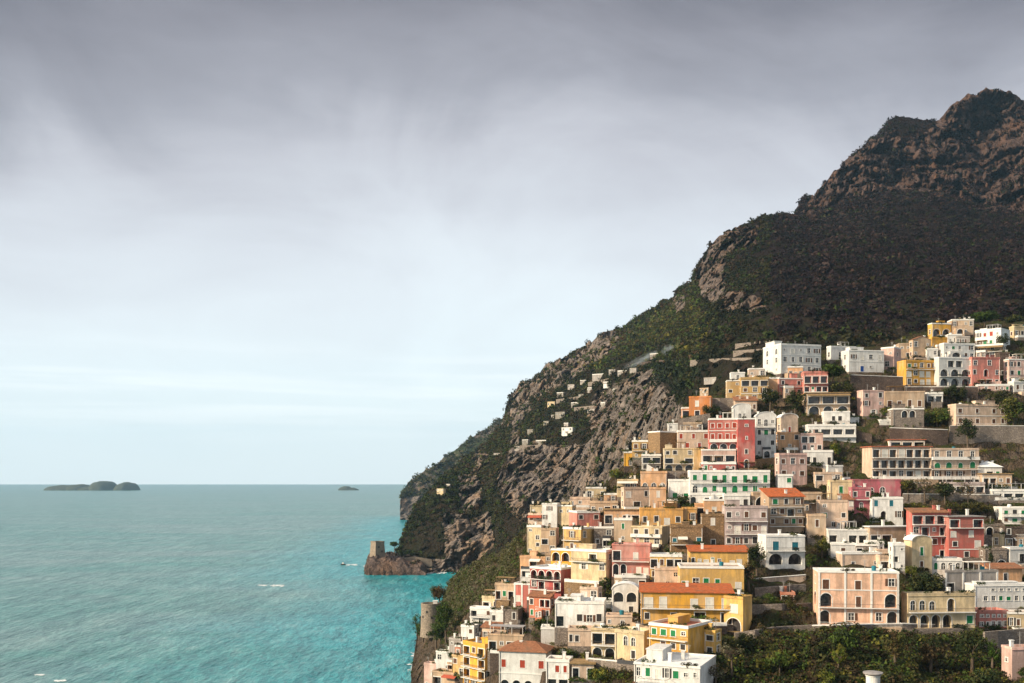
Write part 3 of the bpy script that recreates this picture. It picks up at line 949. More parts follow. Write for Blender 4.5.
def H(label, x0, x1, yt, yb, s, col, rows, roof='P', name='house', cat='house', group=None, th=None, dep=None, side=None, trim='trim', floor='floor',
      chim=0, ant=0, band=False, aw=None, shed=None, D=None, dY=0.0, sink=5.0, pil=0, perg=None, base=None, rise=None):
    D = D or DV
    if th is None: th = -30.0 if s > 0 else (9.0 if s < 0 else -6.0)
    q = math.radians(th)
    xm = (x0 + x1) / 2
    g3 = [ground(x0 + (x1 - x0) * k_, yb, D) for k_ in (.08, .5, .92)]
    Ym = max(min(g3), g3[1] - 5.0) - 0.4 + dY
    k0, k1 = (x0 - CX) / F, (x1 - CX) / F
    W = (x1 - x0) / F * Ym
    for _ in range(6):
        Y0 = Ym - W / 2 * math.sin(q)
        X0 = k0 * Y0
        W = (k1 * Y0 - X0) / (math.cos(q) - k1 * math.sin(q))
    Hh = (yb - yt) / F * Ym
    zb = ZC - (yb - HY) / F * Ym
    if dep is None:
        if s < 0:
            kk = (x0 + s - CX) / F
            dep = (X0 - kk * Y0) / (math.sin(q) + kk * math.cos(q))
        elif s > 0:
            X1, Y1 = X0 + W * math.cos(q), Y0 + W * math.sin(q)
            kk = (x1 + s - CX) / F
            dep = (X1 - kk * Y1) / (math.sin(q) + kk * math.cos(q))
        else:
            dep = 0.7 * W
        dep = min(max(dep, 3.5), 26.0) if s else min(max(dep, 5.0), 11.0)
    RECTS.append((min(x0, x0 + s), max(x1, x1 + s), yt, yb))
    rr = random.Random(label)
    if trim == 'trim' and col not in ('wh', 'sw', 're', 'rd') and rr.random() < 0.55: trim = 'same'
    if not shed and roof in 'Pp' and D is DV and dY == 0 and W > 9 and rr.random() < 0.45:
        a_ = rr.uniform(.05, .6); shed = (a_, a_ + rr.uniform(.2, .38), rr.uniform(1.2, 2.4))
    if not chim and D is DV and rr.random() < 0.6: chim = rr.choice((1, 1, 2))
    if not ant and roof in 'Pp' and D is DV and rr.random() < 0.5: ant = rr.choice((1, 1, 2))
    root = empty(name, (X0, Y0, zb), q)
    tag(root, label, cat, group)
    rows = rows.split()
    clean = [r.replace('=', '').replace('_', '').replace('-', '').replace('^', '') for r in rows]
    wins = []
    wall = MB()
    par = random.Random(label + 'p').uniform(.4, .75) if roof in 'Pp' else 0.0
    Hw = Hh - par
    rw = random.Random(label + 'w')
    style = 'w' if 'shutter' in label else rw.choice(('wwwn', 'wbbw', 'wwvw', 'wnnb', 'wgww', 'wwww', 'nnwv')) if D is DV else 'w'
    clean = [''.join(rw.choice(style) if ch == 'w' else ch for ch in r_) for r_ in clean]
    if D is DV and W > 6 and not any(k_ in label for k_ in ('door', 'window', 'bare', 'blank', 'hole', 'plain', 'one ', 'cube', 'arch')):
        clean = [''.join((rw.choice('swsgbnw') if ch == '.' and rw.random() < .5 else ch) for ch in r_) for r_ in clean]
        rows = [(r_ + '=' if rw.random() < .3 and not set(r_) & set('=_-^') and nr_ < len(rows) - 1 else r_) for nr_, r_ in enumerate(rows)]
    facade(wall, (0, 0, 0), (1, 0, 0), (0, -1, 0), W, -sink, Hw, clean, wins, rw)
    nr = max(1, len(rows))
    if side is None:
        nb = max(1, int(dep / 4.5))
        opts = ['w.s', 'bw', 'w', 's', 'wn', 'ws']
        srow = [''.join((opts[(len(label) + kk_ * 3) % 6] * 3)[:nb]) for kk_ in range(nr)]
    else:
        srow = side.split()
    bl = [] if s > 0 else srow
    br = srow if s > 0 else []
    facade(wall, (0, dep, 0), (0, -1, 0), (-1, 0, 0), dep, -sink, Hw, bl, wins)
    facade(wall, (W, 0, 0), (0, 1, 0), (1, 0, 0), dep, -sink, Hw, br, wins)
    facade(wall, (W, dep, 0), (-1, 0, 0), (0, 1, 0), W, -sink, Hw, [], wins)
    wmats = M(col)
    rh_ = Hw / nr
    PLAIN = not any(k_ in label for k_ in ('door', 'window', 'arch', 'shutter', 'bare', 'hole', 'loggia', 'five', 'storeys', 'balcon', 'wall', 'opening', 'blank', 'porch', 'veranda', 'opening'))
    if D is DV and dY == 0 and PLAIN and W > 6.5 and nr >= 2 and not pil and rw.random() < 0.7 and not (set(clean[-1]) & set('AEUT')):
        aw_ = W * rw.uniform(.28, .5); ad_ = rw.uniform(1.5, 2.6); ah_ = rh_ * rw.uniform(.8, .95); ax_ = rw.uniform(.04, .96 - aw_ / W) * W
        am = MB(); aw_w = []
        facade(am, (ax_, -ad_, 0), (1, 0, 0), (0, -1, 0), aw_, -sink, ah_, [rw.choice(('A', 'o', 'aw', 'b.', 'D', 'wn', 'oo'))], aw_w)
        am.poly(((ax_, -.004, -sink), (ax_, -ad_, -sink), (ax_, -ad_, ah_), (ax_, -.004, ah_))); am.poly(((ax_ + aw_, -ad_, -sink), (ax_ + aw_, -.004, -sink), (ax_ + aw_, -.004, ah_), (ax_ + aw_, -ad_, ah_)))
        am.poly(((ax_, -ad_, ah_), (ax_ + aw_, -ad_, ah_), (ax_ + aw_, -.004, ah_), (ax_, -.004, ah_)))
        ao = am.build('annex', M(rw.choice((col, col, 'cp', 'wh', 'ta'))), root)
        for c_, w1, w2, dp_, p_, rz_ in aw_w:
            me_, sh_ = win_mesh(c_, w1, w2, dp_); link('loggia' if c_ in 'oA' else 'window', me_, ao, p_, rz_)
        rb_ = MB(); railing_mesh(rb_, ax_ + .02, ax_ + aw_ - .02, -ad_ + .02, -.02, ah_ + .003, rw.random() < .5); rb_.build('railing', M('iron' if rw.random() < .4 else 'trim'), ao)
        has_annex = True
    else: has_annex = False
    if D is DV and dY == 0 and not has_annex and 'door' not in label and W > 6 and rw.random() < 0.65:
        fd_ = rw.uniform(1.6, 3.0); f0_, f1_ = W * rw.uniform(-.08, .25), W * rw.uniform(.75, 1.08)
        tm = MB(); tm.box(f0_, f1_, -fd_, -.12, -sink - 1.5, -.06)
        to_ = tm.build('terrace', M(rw.choice(('gs', 'gs', 'ds', 'cp', 'ta', 'br'))), root)
        rb_ = MB(); railing_mesh(rb_, f0_ + .02, f1_ - .02, -fd_ + .02, -.14, -.058, rw.random() < .6); rb_.build('railing', M(rw.choice(('iron', 'trim', 'trim', 'gs'))), to_)
    if D is DV and dY == 0 and PLAIN and nr >= 2 and W > 6 and rw.random() < 0.4:
        st_ = MB(); n_ = 11; L_ = min(W * .6, 5.0); x_0 = rw.uniform(.05, .35) * W; dr = rw.random() < .5
        for k_ in range(n_):
            u0, u1 = x_0 + L_ * k_ / n_, x_0 + L_ * (k_ + 1) / n_
            if dr: u0, u1 = 2 * x_0 + L_ - u1, 2 * x_0 + L_ - u0
            st_.box(u0, u1, -1.05, -.003, -2, rh_ * .9 * (k_ + 1) / n_)
        st_.build('steps', M(rw.choice(('trim', 'gs', 'cp'))), root)
    if D is DV and dY == 0 and (PLAIN or 'balcon' in label) and nr >= 2 and W > 7 and aw is None and rw.random() < 0.4:
        k_ = rw.randrange(nr)
        if not any(ch in rows[k_] for ch in '^'): rows[k_] += '^'
        aw = rw.choice(('aw_w', 'aw_g', 'straw', 'aw_r', 'aw_w'))
    # roofs
    rf = MB()
    if roof in 'Pp':
        rf.box(0.05, W - 0.05, 0.05, dep - 0.05, Hw - 0.3, Hw - 0.01)
        rf_m = M('slab') if roof == 'P' else M(floor)
        pm = MB(); o_, t_ = 0.06, 0.26
        pm.box(-o_, W + o_, -o_, t_, Hw, Hh); pm.box(-o_, W + o_, dep - t_, dep + o_, Hw, Hh)
        pm.box(-o_, t_, t_ + 0.001, dep - t_ - 0.001, Hw, Hh); pm.box(W - t_, W + o_, t_ + 0.001, dep - t_ - 0.001, Hw, Hh)
        pm.box(-o_ - 0.1, W + o_ + 0.1, -o_ - 0.1, -o_ - 0.001, Hw - 0.08, Hw + 0.06)
    else:
        pm = None
        ov = 0.45
        if roof == 'F':
            rf.box(-ov, W + ov, -ov, dep + ov, Hw, Hw + 0.3); rf_m = M(floor if floor != 'floor' else 'slab')
        elif roof in 'Tt':
            rise = min(dep * 0.26, 2.8); rf_m = M('tile' if roof == 'T' else 'tileb')
            a = [(-ov, -ov), (W + ov, -ov), (W + ov, dep + ov), (-ov, dep + ov)]
            ins = min(dep * 0.45, W * 0.4)
            r0, r1 = (ins, dep / 2, Hw + rise), (W - ins, dep / 2, Hw + rise)
            A = [(p[0], p[1], Hw + 0.0) for p in a]; B = [(p[0], p[1], Hw + 0.18) for p in a]
            for i in range(4):
                j = (i + 1) % 4
                rf.poly((A[i], A[j], B[j], B[i]))
            rf.poly(A[::-1]); rf.poly((B[0], B[1], r1, r0)); rf.poly((B[1], B[2], r1)); rf.poly((B[2], B[3], r0, r1)); rf.poly((B[3], B[0], r0))
        elif roof in 'Ll':
            rise = rise or min(dep * 0.36, 2.6); rf_m = M('tile' if roof == 'L' else 'tileb')
            z0_, z1_ = Hw + 0.02, Hw + rise
            p = [(-ov, -ov, z0_), (W + ov, -ov, z0_), (W + ov, dep + ov, z1_), (-ov, dep + ov, z1_)]
            pu = [(a_, b_, c_ + 0.2) for a_, b_, c_ in p]
            rf.poly(pu); rf.poly(p[::-1])
            for i in range(4):
                j = (i + 1) % 4
                rf.poly((p[i], p[j], pu[j], pu[i]))
            wall.poly(((0, 0, Hw), (0, dep, z1_ - 0.1), (0, dep, Hw))); wall.poly(((W, 0, Hw), (W, dep, Hw), (W, dep, z1_ - 0.1)))
            wall.poly(((W, dep, Hw), (0, dep, Hw), (0, dep, z1_ - 0.1), (W, dep, z1_ - 0.1)))
        elif roof in 'VG':
            rise = min(W * 0.25, 2.6) if roof == 'V' else W * 0.2
            rf_m = M('slab') if roof == 'V' else M('tileb')
            nseg = 12 if roof == 'V' else 2
            arc = [(W / 2 - W / 2 * math.cos(math.pi * k / nseg), Hw + rise * math.sin(math.pi * k / nseg)) for k in range(nseg + 1)]
            wall.poly([(a_, 0, c_) for a_, c_ in arc]); wall.poly([(a_, dep, c_) for a_, c_ in arc[::-1]])
            e_ = 0.18
            big_ = [(W / 2 + (a_ - W / 2) * (1 + 2 * e_ / W), c_ + e_) for a_, c_ in arc]
            for (p0, p1, b0, b1) in zip(arc[:-1], arc[1:], big_[:-1], big_[1:]):
                rf.poly(((b0[0], -e_, b0[1]), (b1[0], -e_, b1[1]), (b1[0], dep + e_, b1[1]), (b0[0], dep + e_, b0[1])), 0, roof == 'V')
                rf.poly(((p0[0], -e_, p0[1]), (p1[0], -e_, p1[1]), (b1[0], -e_, b1[1]), (b0[0], -e_, b0[1])))
                rf.poly(((p0[0], -e_, p0[1]), (p0[0], -0.001, p0[1]), (p1[0], -0.001, p1[1]), (p1[0], -e_, p1[1])))
        elif roof == 'D':
            rise = W * 0.28; rf_m = M('slab')
            c = (W / 2, dep / 2, Hw + rise); b = [(-ov, -ov, Hw), (W + ov, -ov, Hw), (W + ov, dep + ov, Hw), (-ov, dep + ov, Hw)]
            for i in range(4): rf.poly((b[i], b[(i + 1) % 4], c))
            rf.poly(b[::-1])
    if D is DV and roof != 'V' and dY == 0.0:
        fm = MB(); o_ = 0.1
        fm.box(-o_, W + o_, -o_, dep * 0.9, -sink - 1.0, -0.05); fm.build('foundation', M('gs' if len(label) % 3 else 'ds'), root)
    wall.build('wall', wmats, root)
    rfo = rf.build('roof', rf_m, root)
    if pm: pm.build('parapet', M(trim if trim != 'same' else col), root)
    # openings
    for c, ww, wh, dp, p, rz in wins:
        me, sh = win_mesh(c, ww, wh, dp)
        nm = 'door' if c in 'UT' else ('loggia' if c in 'oAE' else 'window')
        o = link(nm, me, root, p, rz)
        for sm_ in sh or (): link('shutter', sm_, o)
    # balconies, string courses
    rh = Hw / nr
    for k, r in enumerate(rows):
        z = Hw - (k + 1) * rh
        if '=' in r or '_' in r:
            b = MB(); b.box(0.15, W - 0.15, -1.15, -0.002, z - 0.16, z)
            bo = b.build('balcony', M('trim'), root)
            rb = MB(); railing_mesh(rb, 0.2, W - 0.2, -1.1, -0.01, z + 0.002, '_' in r)
            rb.build('railing', M('trim') if '_' in r else M('iron'), bo)
        if '-' in r:
            b = MB(); b.box(-0.05, W + 0.05, -0.10, -0.002, z - 0.14, z + 0.14); b.build('cornice', M('trim'), root)
        if '^' in r:
            b = MB(); za = z + rh * 0.92; xa_ = 0.1 if aw == 'straw' or W < 8 else W * rr.uniform(.05, .4); xb_ = W - .1 if aw == 'straw' or W < 8 else xa_ + W * rr.uniform(.3, .5)
            b.poly(((xa_, -0.03, za), (xb_, -0.03, za), (xb_, -1.7, za - 0.6), (xa_, -1.7, za - 0.6)))
            b.poly(((xa_, -1.7, za - 0.6), (xb_, -1.7, za - 0.6), (xb_, -1.7, za - 0.85), (xa_, -1.7, za - 0.85)))
            b.build('awning', M(aw or 'aw_w'), root)
    if pil:
        b = MB()
        for k in range(pil):
            xx = 0.02 + (W - 0.54) * k / (pil - 1)
            b.box(xx, xx + 0.5, -0.13, -0.003, -1, Hw - 0.02)
        b.build('pilaster', M('trim'), root)
    if base:
        b = MB(); b.box(-0.07, W + 0.07, -0.09, -0.004, -sink, base); b.build('plinth', M('gs'), root)
    zr = Hw if roof in 'Pp' else Hw + (0.3 if roof == 'F' else 0.4)
    if D is DV:
        if rr.random() < 0.5:
            b = MB(); xx = rr.choice((0.3, W - 0.3)); b.tube((xx, -.09, -sink + 1), (xx, -.09, Hw - .2), .07, .07, 5); b.build('drainpipe', M(rr.choice(('pole', 'trim', 'bark'))), root)
        for k in range(rr.choice((1, 1, 2, 2, 3, 4))):
            kind_ = rr.choice(('top', 'bal', 'foot')) if ('=' in ''.join(rows) or '_' in ''.join(rows)) else rr.choice(('top', 'foot'))
            sx_ = rr.uniform(.8, 2.2)
            if kind_ == 'top' and roof in 'Pp': zc_, yc_ = Hh + .1, .2
            elif kind_ == 'bal':
                kk_ = next(i_ for i_, r_ in enumerate(rows) if '=' in r_ or '_' in r_); zc_, yc_ = Hw - (kk_ + 1) * (Hw / nr) + .6, -.95
            else: zc_, yc_, sx_ = 0.3, -.35, sx_ * 1.3
            cme = plant_clump_mesh(rr.randrange(5))  # potted plants up on the house, bushes at its foot
            co_ = link('plant_clump', cme, root, (rr.uniform(.1, .9) * W, yc_, zc_)); co_.scale = (sx_, .7, rr.uniform(.6, 1.1) * (1.5 if kind_ == 'foot' else 1.0))
    for k in range(chim):
        cx_, cy_ = W * rr.uniform(.12, .88), dep * rr.uniform(.3, .8)
        b = MB(); b.box(cx_ - .35, cx_ + .35, cy_ - .3, cy_ + .3, zr - 0.3, zr + 1.7); b.box(cx_ - .45, cx_ + .45, cy_ - .4, cy_ + .4, zr + 1.701, zr + 1.85)
        b.build('chimney', M('trim' if k % 2 == 0 else col), rfo)
    for k in range(ant):
        cx_, cy_ = W * (k + .5 + rr.uniform(-.2, .2)) / ant, dep * rr.uniform(.3, .7)
        b = MB(); hh = rr.uniform(2.4, 3.6); b.tube((cx_, cy_, zr - .1), (cx_, cy_, zr + hh), .07, .05, 5)
        for j in range(3): b.box(cx_ - .6 + j * .1, cx_ + .6 - j * .1, cy_ - .02, cy_ + .02, zr + hh - .3 - j * .3, zr + hh - .25 - j * .3)
        b.build('antenna', M('pole'), rfo)
    if D is DV and roof in 'Pp' and W > 6 and rr.random() < .4:
        b = MB(); cx_, cy_ = W * rr.uniform(.15, .85), dep * rr.uniform(.35, .7); b.lathe([(.55, zr - .05), (.6, zr + 1.1), (.45, zr + 1.25), (0, zr + 1.3)], 12, 0, (cx_, cy_)); b.build('water_tank', M(rr.choice(('pole', 'trim', 'sh_t'))), rfo)
    if D is DV and roof in 'Pp' and W > 8 and not perg and rr.random() < .22:
        a_ = rr.uniform(.05, .5); perg = (a_, a_ + rr.uniform(.3, .45), rr.choice(('straw', 'aw_w', 'aw_g', 'straw')))
    if shed:
        a0, a1, hh = shed
        b = MB(); b.box(W * a0, W * a1, dep * .35, dep * .85, zr - .1, zr + hh); b.box(W * a0 - .15, W * a1 + .15, dep * .35 - .15, dep * .85 + .15, zr + hh + .001, zr + hh + .2)
        b.build('stair_head', M(col), root)
    if perg:
        a0, a1, key = perg
        b = MB(); hh = 2.5
        b.box(W * a0 - .2, W * a1 + .2, .4, min(dep - .4, 4.4), zr + hh + .002, zr + hh + .12); po = b.build('pergola', M(key), root)
        n = max(2, int((a1 - a0) * W / 3))
        for k in range(n + 1):
            xx = W * a0 + (a1 - a0) * W * k / n
            for yy in (0.6, min(dep - .6, 4.2)):
                b = MB(); b.box(xx - .06, xx + .06, yy - .06, yy + .06, zr - .02, zr + hh); b.build('post', M('trim' if key != 'straw' else 'wood'), po)
    return root
# ---------------------------------------------------------------- the town, from the top of the slope down. label, left, right, top, bottom, visible side, wall, storeys
# top of the slope, right
H('long white five-bay hotel with antennas on its roof, its sunlit end wall facing the sea', 781, 821, 344, 374, -18, 'sw', 'swsww- w.www- wwwww', 'P', 'hotel', 'hotel', ant=6, th=15, side='aa ww ss', shed=(.0, .18, 2.2))
H('white two-storey villa with a bright blue door, above the dark retaining wall', 849, 884, 350, 372, -8, 'sw', 'wwww- .Us.', 'P', 'villa', 'villa', side='w w', chim=1, shed=(.1, .5, 1.8))
H('long low white annex stepping out to the left of the blue-door villa', 831, 856, 346, 360, -4, 'wh', '.w..', 'P', chim=1, th=14)
H('pale pink block with a shaded right wall beside the blue-door villa', 881, 894, 347, 369, 7, 'pp', '.s w', 'P', th=-42, trim='trim')
H('small flat-topped tan house below the dark wood, left of the gabled one', 899, 911, 343, 358, 0, 'ta', 'ss .w', 'p')
H('tan house with a low brown gable under the dark wood', 913, 931, 340, 358, -3, 'ta', 'w.s ..w', 'G')
H('bright yellow house with two arched loggias at the top of the town', 932, 951, 323, 337, -3, 'yd', 'AA', 'P', chim=1, ant=1)
H('squat yellow house with a bare front under the two yellow loggias', 932, 948, 337, 347, -2, 'yd', '..', 'p')
H('tan house bristling with chimneys and a mast at the crown of the town', 952, 974, 319, 335, 0, 'ta', 'w.sw .ws.', 'p', chim=3, ant=2)
H('small white house tucked under the chimneyed tan house', 948, 962, 334, 345, 0, 'wh', 's.w', 'P')
H('sunlit white house with orange shutters near the top right of the town', 975, 1001, 329, 346, 9, 'sw', '.rr. w..w', 'P', th=-46, side='. .', chim=2)
H('tan two-storey house below the sunlit white one', 975, 1003, 344, 358, 3, 'ta', 'w.w. .sws', 'p')
H('cream-white house with a grey top storey in the middle of the upper cluster', 944, 975, 343, 358, -3, 'wh', 's.d.w w.w.d', 'p', side='. s')
H('grey stone-topped house above the cream-white one', 956, 970, 336, 346, 0, 'gy', '.w.', 'p')
H('pale yellow house at the right edge beneath the skyline trees', 1014, 1036, 326, 338, -2, 'cr', 'w.w.', 'P')
H('broad amber-yellow apartment house with a white sunlit end wall', 906, 938, 360, 385, -9, 'yd', 'g.w.w V.VV. d.VV.', 'P', 'apartment_house', 'apartment house', side='. . .')
H('white house with two tiers of arches under a dark top storey', 939, 971, 357, 386, -3, 'wh', '.oo. AAA= AAA', 'p', side='. . .')
H('deep pink house right of the double-arched white one', 972, 1000, 357, 386, -3, 'rs', 'w.w. w.A.w .wow', 'p', chim=1)
H('dark unplastered stone house behind the deep pink one', 1000, 1010, 352, 378, 0, 'ds', '.w w.', 'p')
H('dusty pink house at the right edge of the upper town', 1009, 1036, 359, 386, -2, 'pp', 'w.w. .ww. w.w.', 'p')
H('low white house at the right edge below the dusty pink one', 1014, 1036, 381, 392, -3, 'wh', '.w.', 'P')
H('long low pink-roofed shed along the terrace below the deep pink house', 978, 1010, 384, 391, 0, 'pp', '.w..w.', 'p')
H('lilac-pink corner house with a cream end wall, joined to the four-door tan house', 863, 884, 390, 416, -6, 'pp', 'n.n w.s .w.', 'P', side='. . .')
H('long tan house with four tall doors in a row', 885, 925, 391, 407, 0, 'ta', 'DDDD', 'p', chim=1)
H('low vaulted house of old stone under the four tall doors', 893, 924, 408, 426, 0, 'gs', '.AA. ....', 'p')
H('cream house with two rows of five windows and a bright white end wall', 956, 1007, 404, 426, -8, 'cp', 'b.b.bb- b.b.bb', 'P', side='. .')
# upper town, left
H('rosy pink house with a terracotta tower room at its left end', 779, 803, 378, 395, -1, 'rs', 'n.n .wn', 'p')
H('square terracotta tower room on top of the rosy pink house', 788, 803, 366, 379, 0, 'pe', 'n.n', 'p', dY=2)
H('dull mauve-pink terrace house with a deep shaded porch, under the long white hotel', 804, 828, 371, 394, 0, 'rs', 'ooo= o.oo_', 'p', aw='aw_g')
H('small pale house with a low wall between the ochre house and the hotel', 749, 765, 368, 378, 0, 'cp', 's.w', 'p', chim=1)
H('tiny white house on the ledge above the ochre house', 731, 745, 372, 382, 0, 'sw', '.w.', 'P')
H('broad ochre house with small balconies under the tiny white house', 741, 769, 377, 401, 0, 'oc', 'ooo w.d- .w.', 'p')
H('narrow mustard house joined to the left of the broad ochre one', 727, 741, 380, 401, 0, 'oc', '.s w. .w', 'P')
H('rust-brown house between the ochre house and the rosy pink one', 769, 780, 377, 396, 0, 'pe', '.. s.', 'p')
H('bright orange house with one tall white door above the crimson hotel', 689, 711, 396, 418, 0, 'orr', '.v.. .o..', 'p', th=-16)
H('small orange wing at the lower left of the bright orange house', 682, 690, 407, 418, 0, 'orr', 'o', 'p')
H('low house with a rusty tiled roof above the white stepped chapel', 735, 757, 401, 412, 0, 'cp', '.w..', 'l')
H('white chapel with a stepped gable over the crimson hotel', 733, 751, 408, 421, 0, 'sw', '.as.', 'V', 'chapel', 'chapel')
H('crimson hotel with white cornices and arched ground-floor loggias', 709, 738, 418, 464, 0, 're', 'rrrr- rrrr_ AAA= wwww', 'P', 'hotel', 'hotel', th=-8, trim='trim', chim=2)
H('darker crimson wing with a white framed arch, right of the crimson hotel front', 738, 755, 418, 470, 0, 'rd', '.s. .s. .n. .A.', 'P', 'hotel', 'hotel', th=-3, dY=0.5)
H('white terrace block in front of the crimson hotel', 702, 736, 449, 464, 0, 'pp', 'ooo_', 'P', dY=-2)
H('low dark red plinth house beneath the white terrace block', 703, 736, 462, 472, 0, 'rd', '.s..s.', 'p', dY=-3)
H('tall white house with a round vaulted top beside the darker crimson wing', 756, 776, 417, 458, 0, 'wh', '.a. w.w n.n s.s', 'V', side='. . . .')
H('small cream house with a round vault and one red arched window', 781, 798, 418, 434, -4, 'cp', '.R.', 'V', ant=2)
H('tan house with a three-arched loggia under awnings, above the white terraces', 807, 850, 393, 415, 0, 'ta', 'ooo=^ AAA', 'F', 'apartment_house', 'apartment house', aw='straw', floor='straw')
H('white penthouse with two small black windows above the long white terrace', 824, 850, 411, 424, 0, 'wh', '.nn.', 'P')
H('long white terrace house with four dark openings', 808, 856, 424, 437, 0, 'wh', 'oooo_', 'P', dY=-2)
H('peach house with two black windows below the small cream vault', 779, 800, 432, 450, -3, 'pe', 'n.n .s.', 'P')
H('faded pink house with a loggia right of the peach house', 801, 823, 433, 452, 0, 'pp', 'oo. w.w=', 'p')
H('pale pink house with four brown shutters under a white slab roof', 779, 807, 453, 479, -3, 'pp', 'b.b b.b', 'P', dY=-1)
H('white house with two dark doorways right of the pale pink one', 804, 833, 450, 465, 0, 'wh', 'oN.N', 'P')
H('white cube with a bare front and a creamy side wall', 828, 843, 465, 478, -4, 'wh', '.k.', 'P', side='.')
H('little white house with a green shutter, right end of the green-shuttered hotel', 778, 793, 474, 494, 0, 'wh', '.g .k', 'P')
# middle, left of centre
H('brown cube house with a paler left wall on the skyline of the spur', 660, 678, 431, 453, -12, 'br', '... .s.', 'p', th=28, side='.. ..')
H('white-fronted house with three red windows left of the crimson hotel', 678, 709, 430, 450, 0, 'cp', 'r.r.r .r.r.', 'P')
H('tiny white hut on the rock above the red-windowed house', 668, 679, 423, 431, 0, 'wh', 's.', 'P')
H('cream house with two tall dark windows over a balcony', 664, 694, 448, 471, 0, 'cr', 'nn.w o.o= AAA', 'P')
H('plain ochre block right of the two tall dark windows', 694, 704, 448, 470, 0, 'oc', '.. .s', 'p')
H('small bright yellow house at the left edge of the spur', 624, 634, 451, 466, 0, 'yd', '.d', 'p')
H('tall narrow ochre house behind the small bright yellow one', 632, 648, 440, 460, 0, 'oc', '.. s.', 'p', th=-12)
H('grey terrace house with a covered deck below the brown cube', 642, 661, 454, 471, 0, 'gy', 'oo= w.w', 'p')
H('peach house with three white arched windows', 641, 667, 471, 489, 0, 'pe', '... aaa=', 'p')
H('cream house with two small windows over an awning', 624, 650, 487, 509, -3, 'cp', 'w.w .o.', 'P', aw='straw')
H('peach house with a whitewashed patch, right of the cream awning house', 650, 666, 487, 508, 0, 'pe', '.v. ..n', 'P')
H('narrow cream wing with a white deck on the edge of the spur', 617, 638, 479, 497, 0, 'cr', '.aw= .w.', 'P')
H('left block of the green-shuttered hotel with a bare white upper wall', 669, 692, 479, 500, 0, 'sw', '... GG', 'P', 'hotel', 'hotel')
H('long white hotel with two rows of green shutters', 690, 770, 470, 494, 0, 'wh', 'ggGGGGGG= aegGeggg=', 'P', 'hotel', 'hotel', chim=3)
H('white ground-floor block with a red and a black door under the green shutters', 724, 750, 494, 509, 0, 'wh', 'R.n', 'P', dY=-1)
H('white arched undercroft under the green-shuttered hotel, left of the black door', 690, 725, 493, 506, 0, 'wh', 'A.o.A', 'P', dY=0)
H('tan vaulted cistern house with one wide arch full of plants', 753, 771, 492, 508, 0, 'ta', 'A', 'p')
H('long orange-ochre house with four dark windows', 640, 683, 508, 527, 0, 'oo', 'nnvn', 'p', 'house', 'house', chim=1)
H('small golden house between the long ochre house and the peach tower', 682, 697, 507, 523, 0, 'oo', '.w', 'p')
H('peach tower room glazed in white on top of the brown stone house', 704, 724, 499, 515, 0, 'pe', '.V.', 'P', dY=3)
H('small striped orange pavilion left of the peach tower room', 695, 706, 503, 517, 0, 'pe', 'o', 'P', dY=3)
H('tall brown stone house with one black door in a white frame', 702, 724, 514, 547, 0, 'br', '.v. ... .N.', 'p')
H('old brown stone house with two pale windows on iron balconies', 671, 703, 525, 553, 0, 'br', '.... t..t= ....', 'p', trim='same', chim=1)
H('mauve-grey apartment house of three storeys in the shade', 725, 768, 506, 547, 0, 'mv', 'n.b.b= .V.bV= w.ww.', 'p', 'apartment_house', 'apartment house', trim='same')
H('narrow four-storey house with an orange tile roof and balconies', 769, 804, 497, 536, 0, 'ta', 'gnw= w.o.= b.b.b= ..', 'L', 'apartment_house', 'apartment house', th=5)
H('white house with two teal doors over two arches, below the orange tile roof', 766, 805, 535, 565, 0, 'sw', 'TT= AA', 'P', 'villa', 'villa', dY=-2, th=3)
H('tan house with one dark doorway on the terraces right of the teal doors', 808, 826, 514, 538, 0, 'ta', '.D. ...', 'P', trim='trim')
H('cream house with green shutters in a gap below the white cube', 830, 852, 480, 506, 0, 'cr', '.G. .w.', 'p', chim=2)
H('jumbled whitewashed house with a low deck roof above the green-shuttered cream house', 815, 842, 472, 488, 0, 'cp', 'o.w ..s', 'p', chim=2)
H('grey-cream house stepping down the lane with a green blind', 820, 848, 500, 529, 0, 'cp', 's.. g.w .nn', 'p', chim=2)
H('little tan house with a flower terrace at the lane', 797, 822, 492, 512, 0, 'ta', 's..w o..', 'p')
H('magenta house with three white-framed arched windows', 853, 901, 479, 496, 0, 'mg', 'saa.', 'p', 'villa', 'villa', chim=1)
H('lower magenta wing with a white-framed door', 852, 871, 487, 510, 0, 'mg', 'n.n= .a.', 'p', dY=-2)
H('blue-shadowed white house over a wide dark arch, below the magenta house', 872, 903, 497, 520, 0, 'wh', 't.t. .A.w', 'P', dY=-1)
H('white terrace house with three brown doorways', 828, 868, 529, 545, 0, 'wh', 'o.oo', 'P', floor='floor')
H('low white basement with a brown door under the three doorways', 831, 856, 543, 555, 0, 'wh', '.D.', 'P', dY=-1)
H('long flat-roofed house with a shaded veranda left of the red house', 870, 926, 527, 545, -4, 'ta', 'oo.oo', 'F', chim=1)
H('cream cube house with a green door and a white left wall', 912, 932, 541, 571, -8, 'cr', '.G. .b.', 'V', side='.. ..')
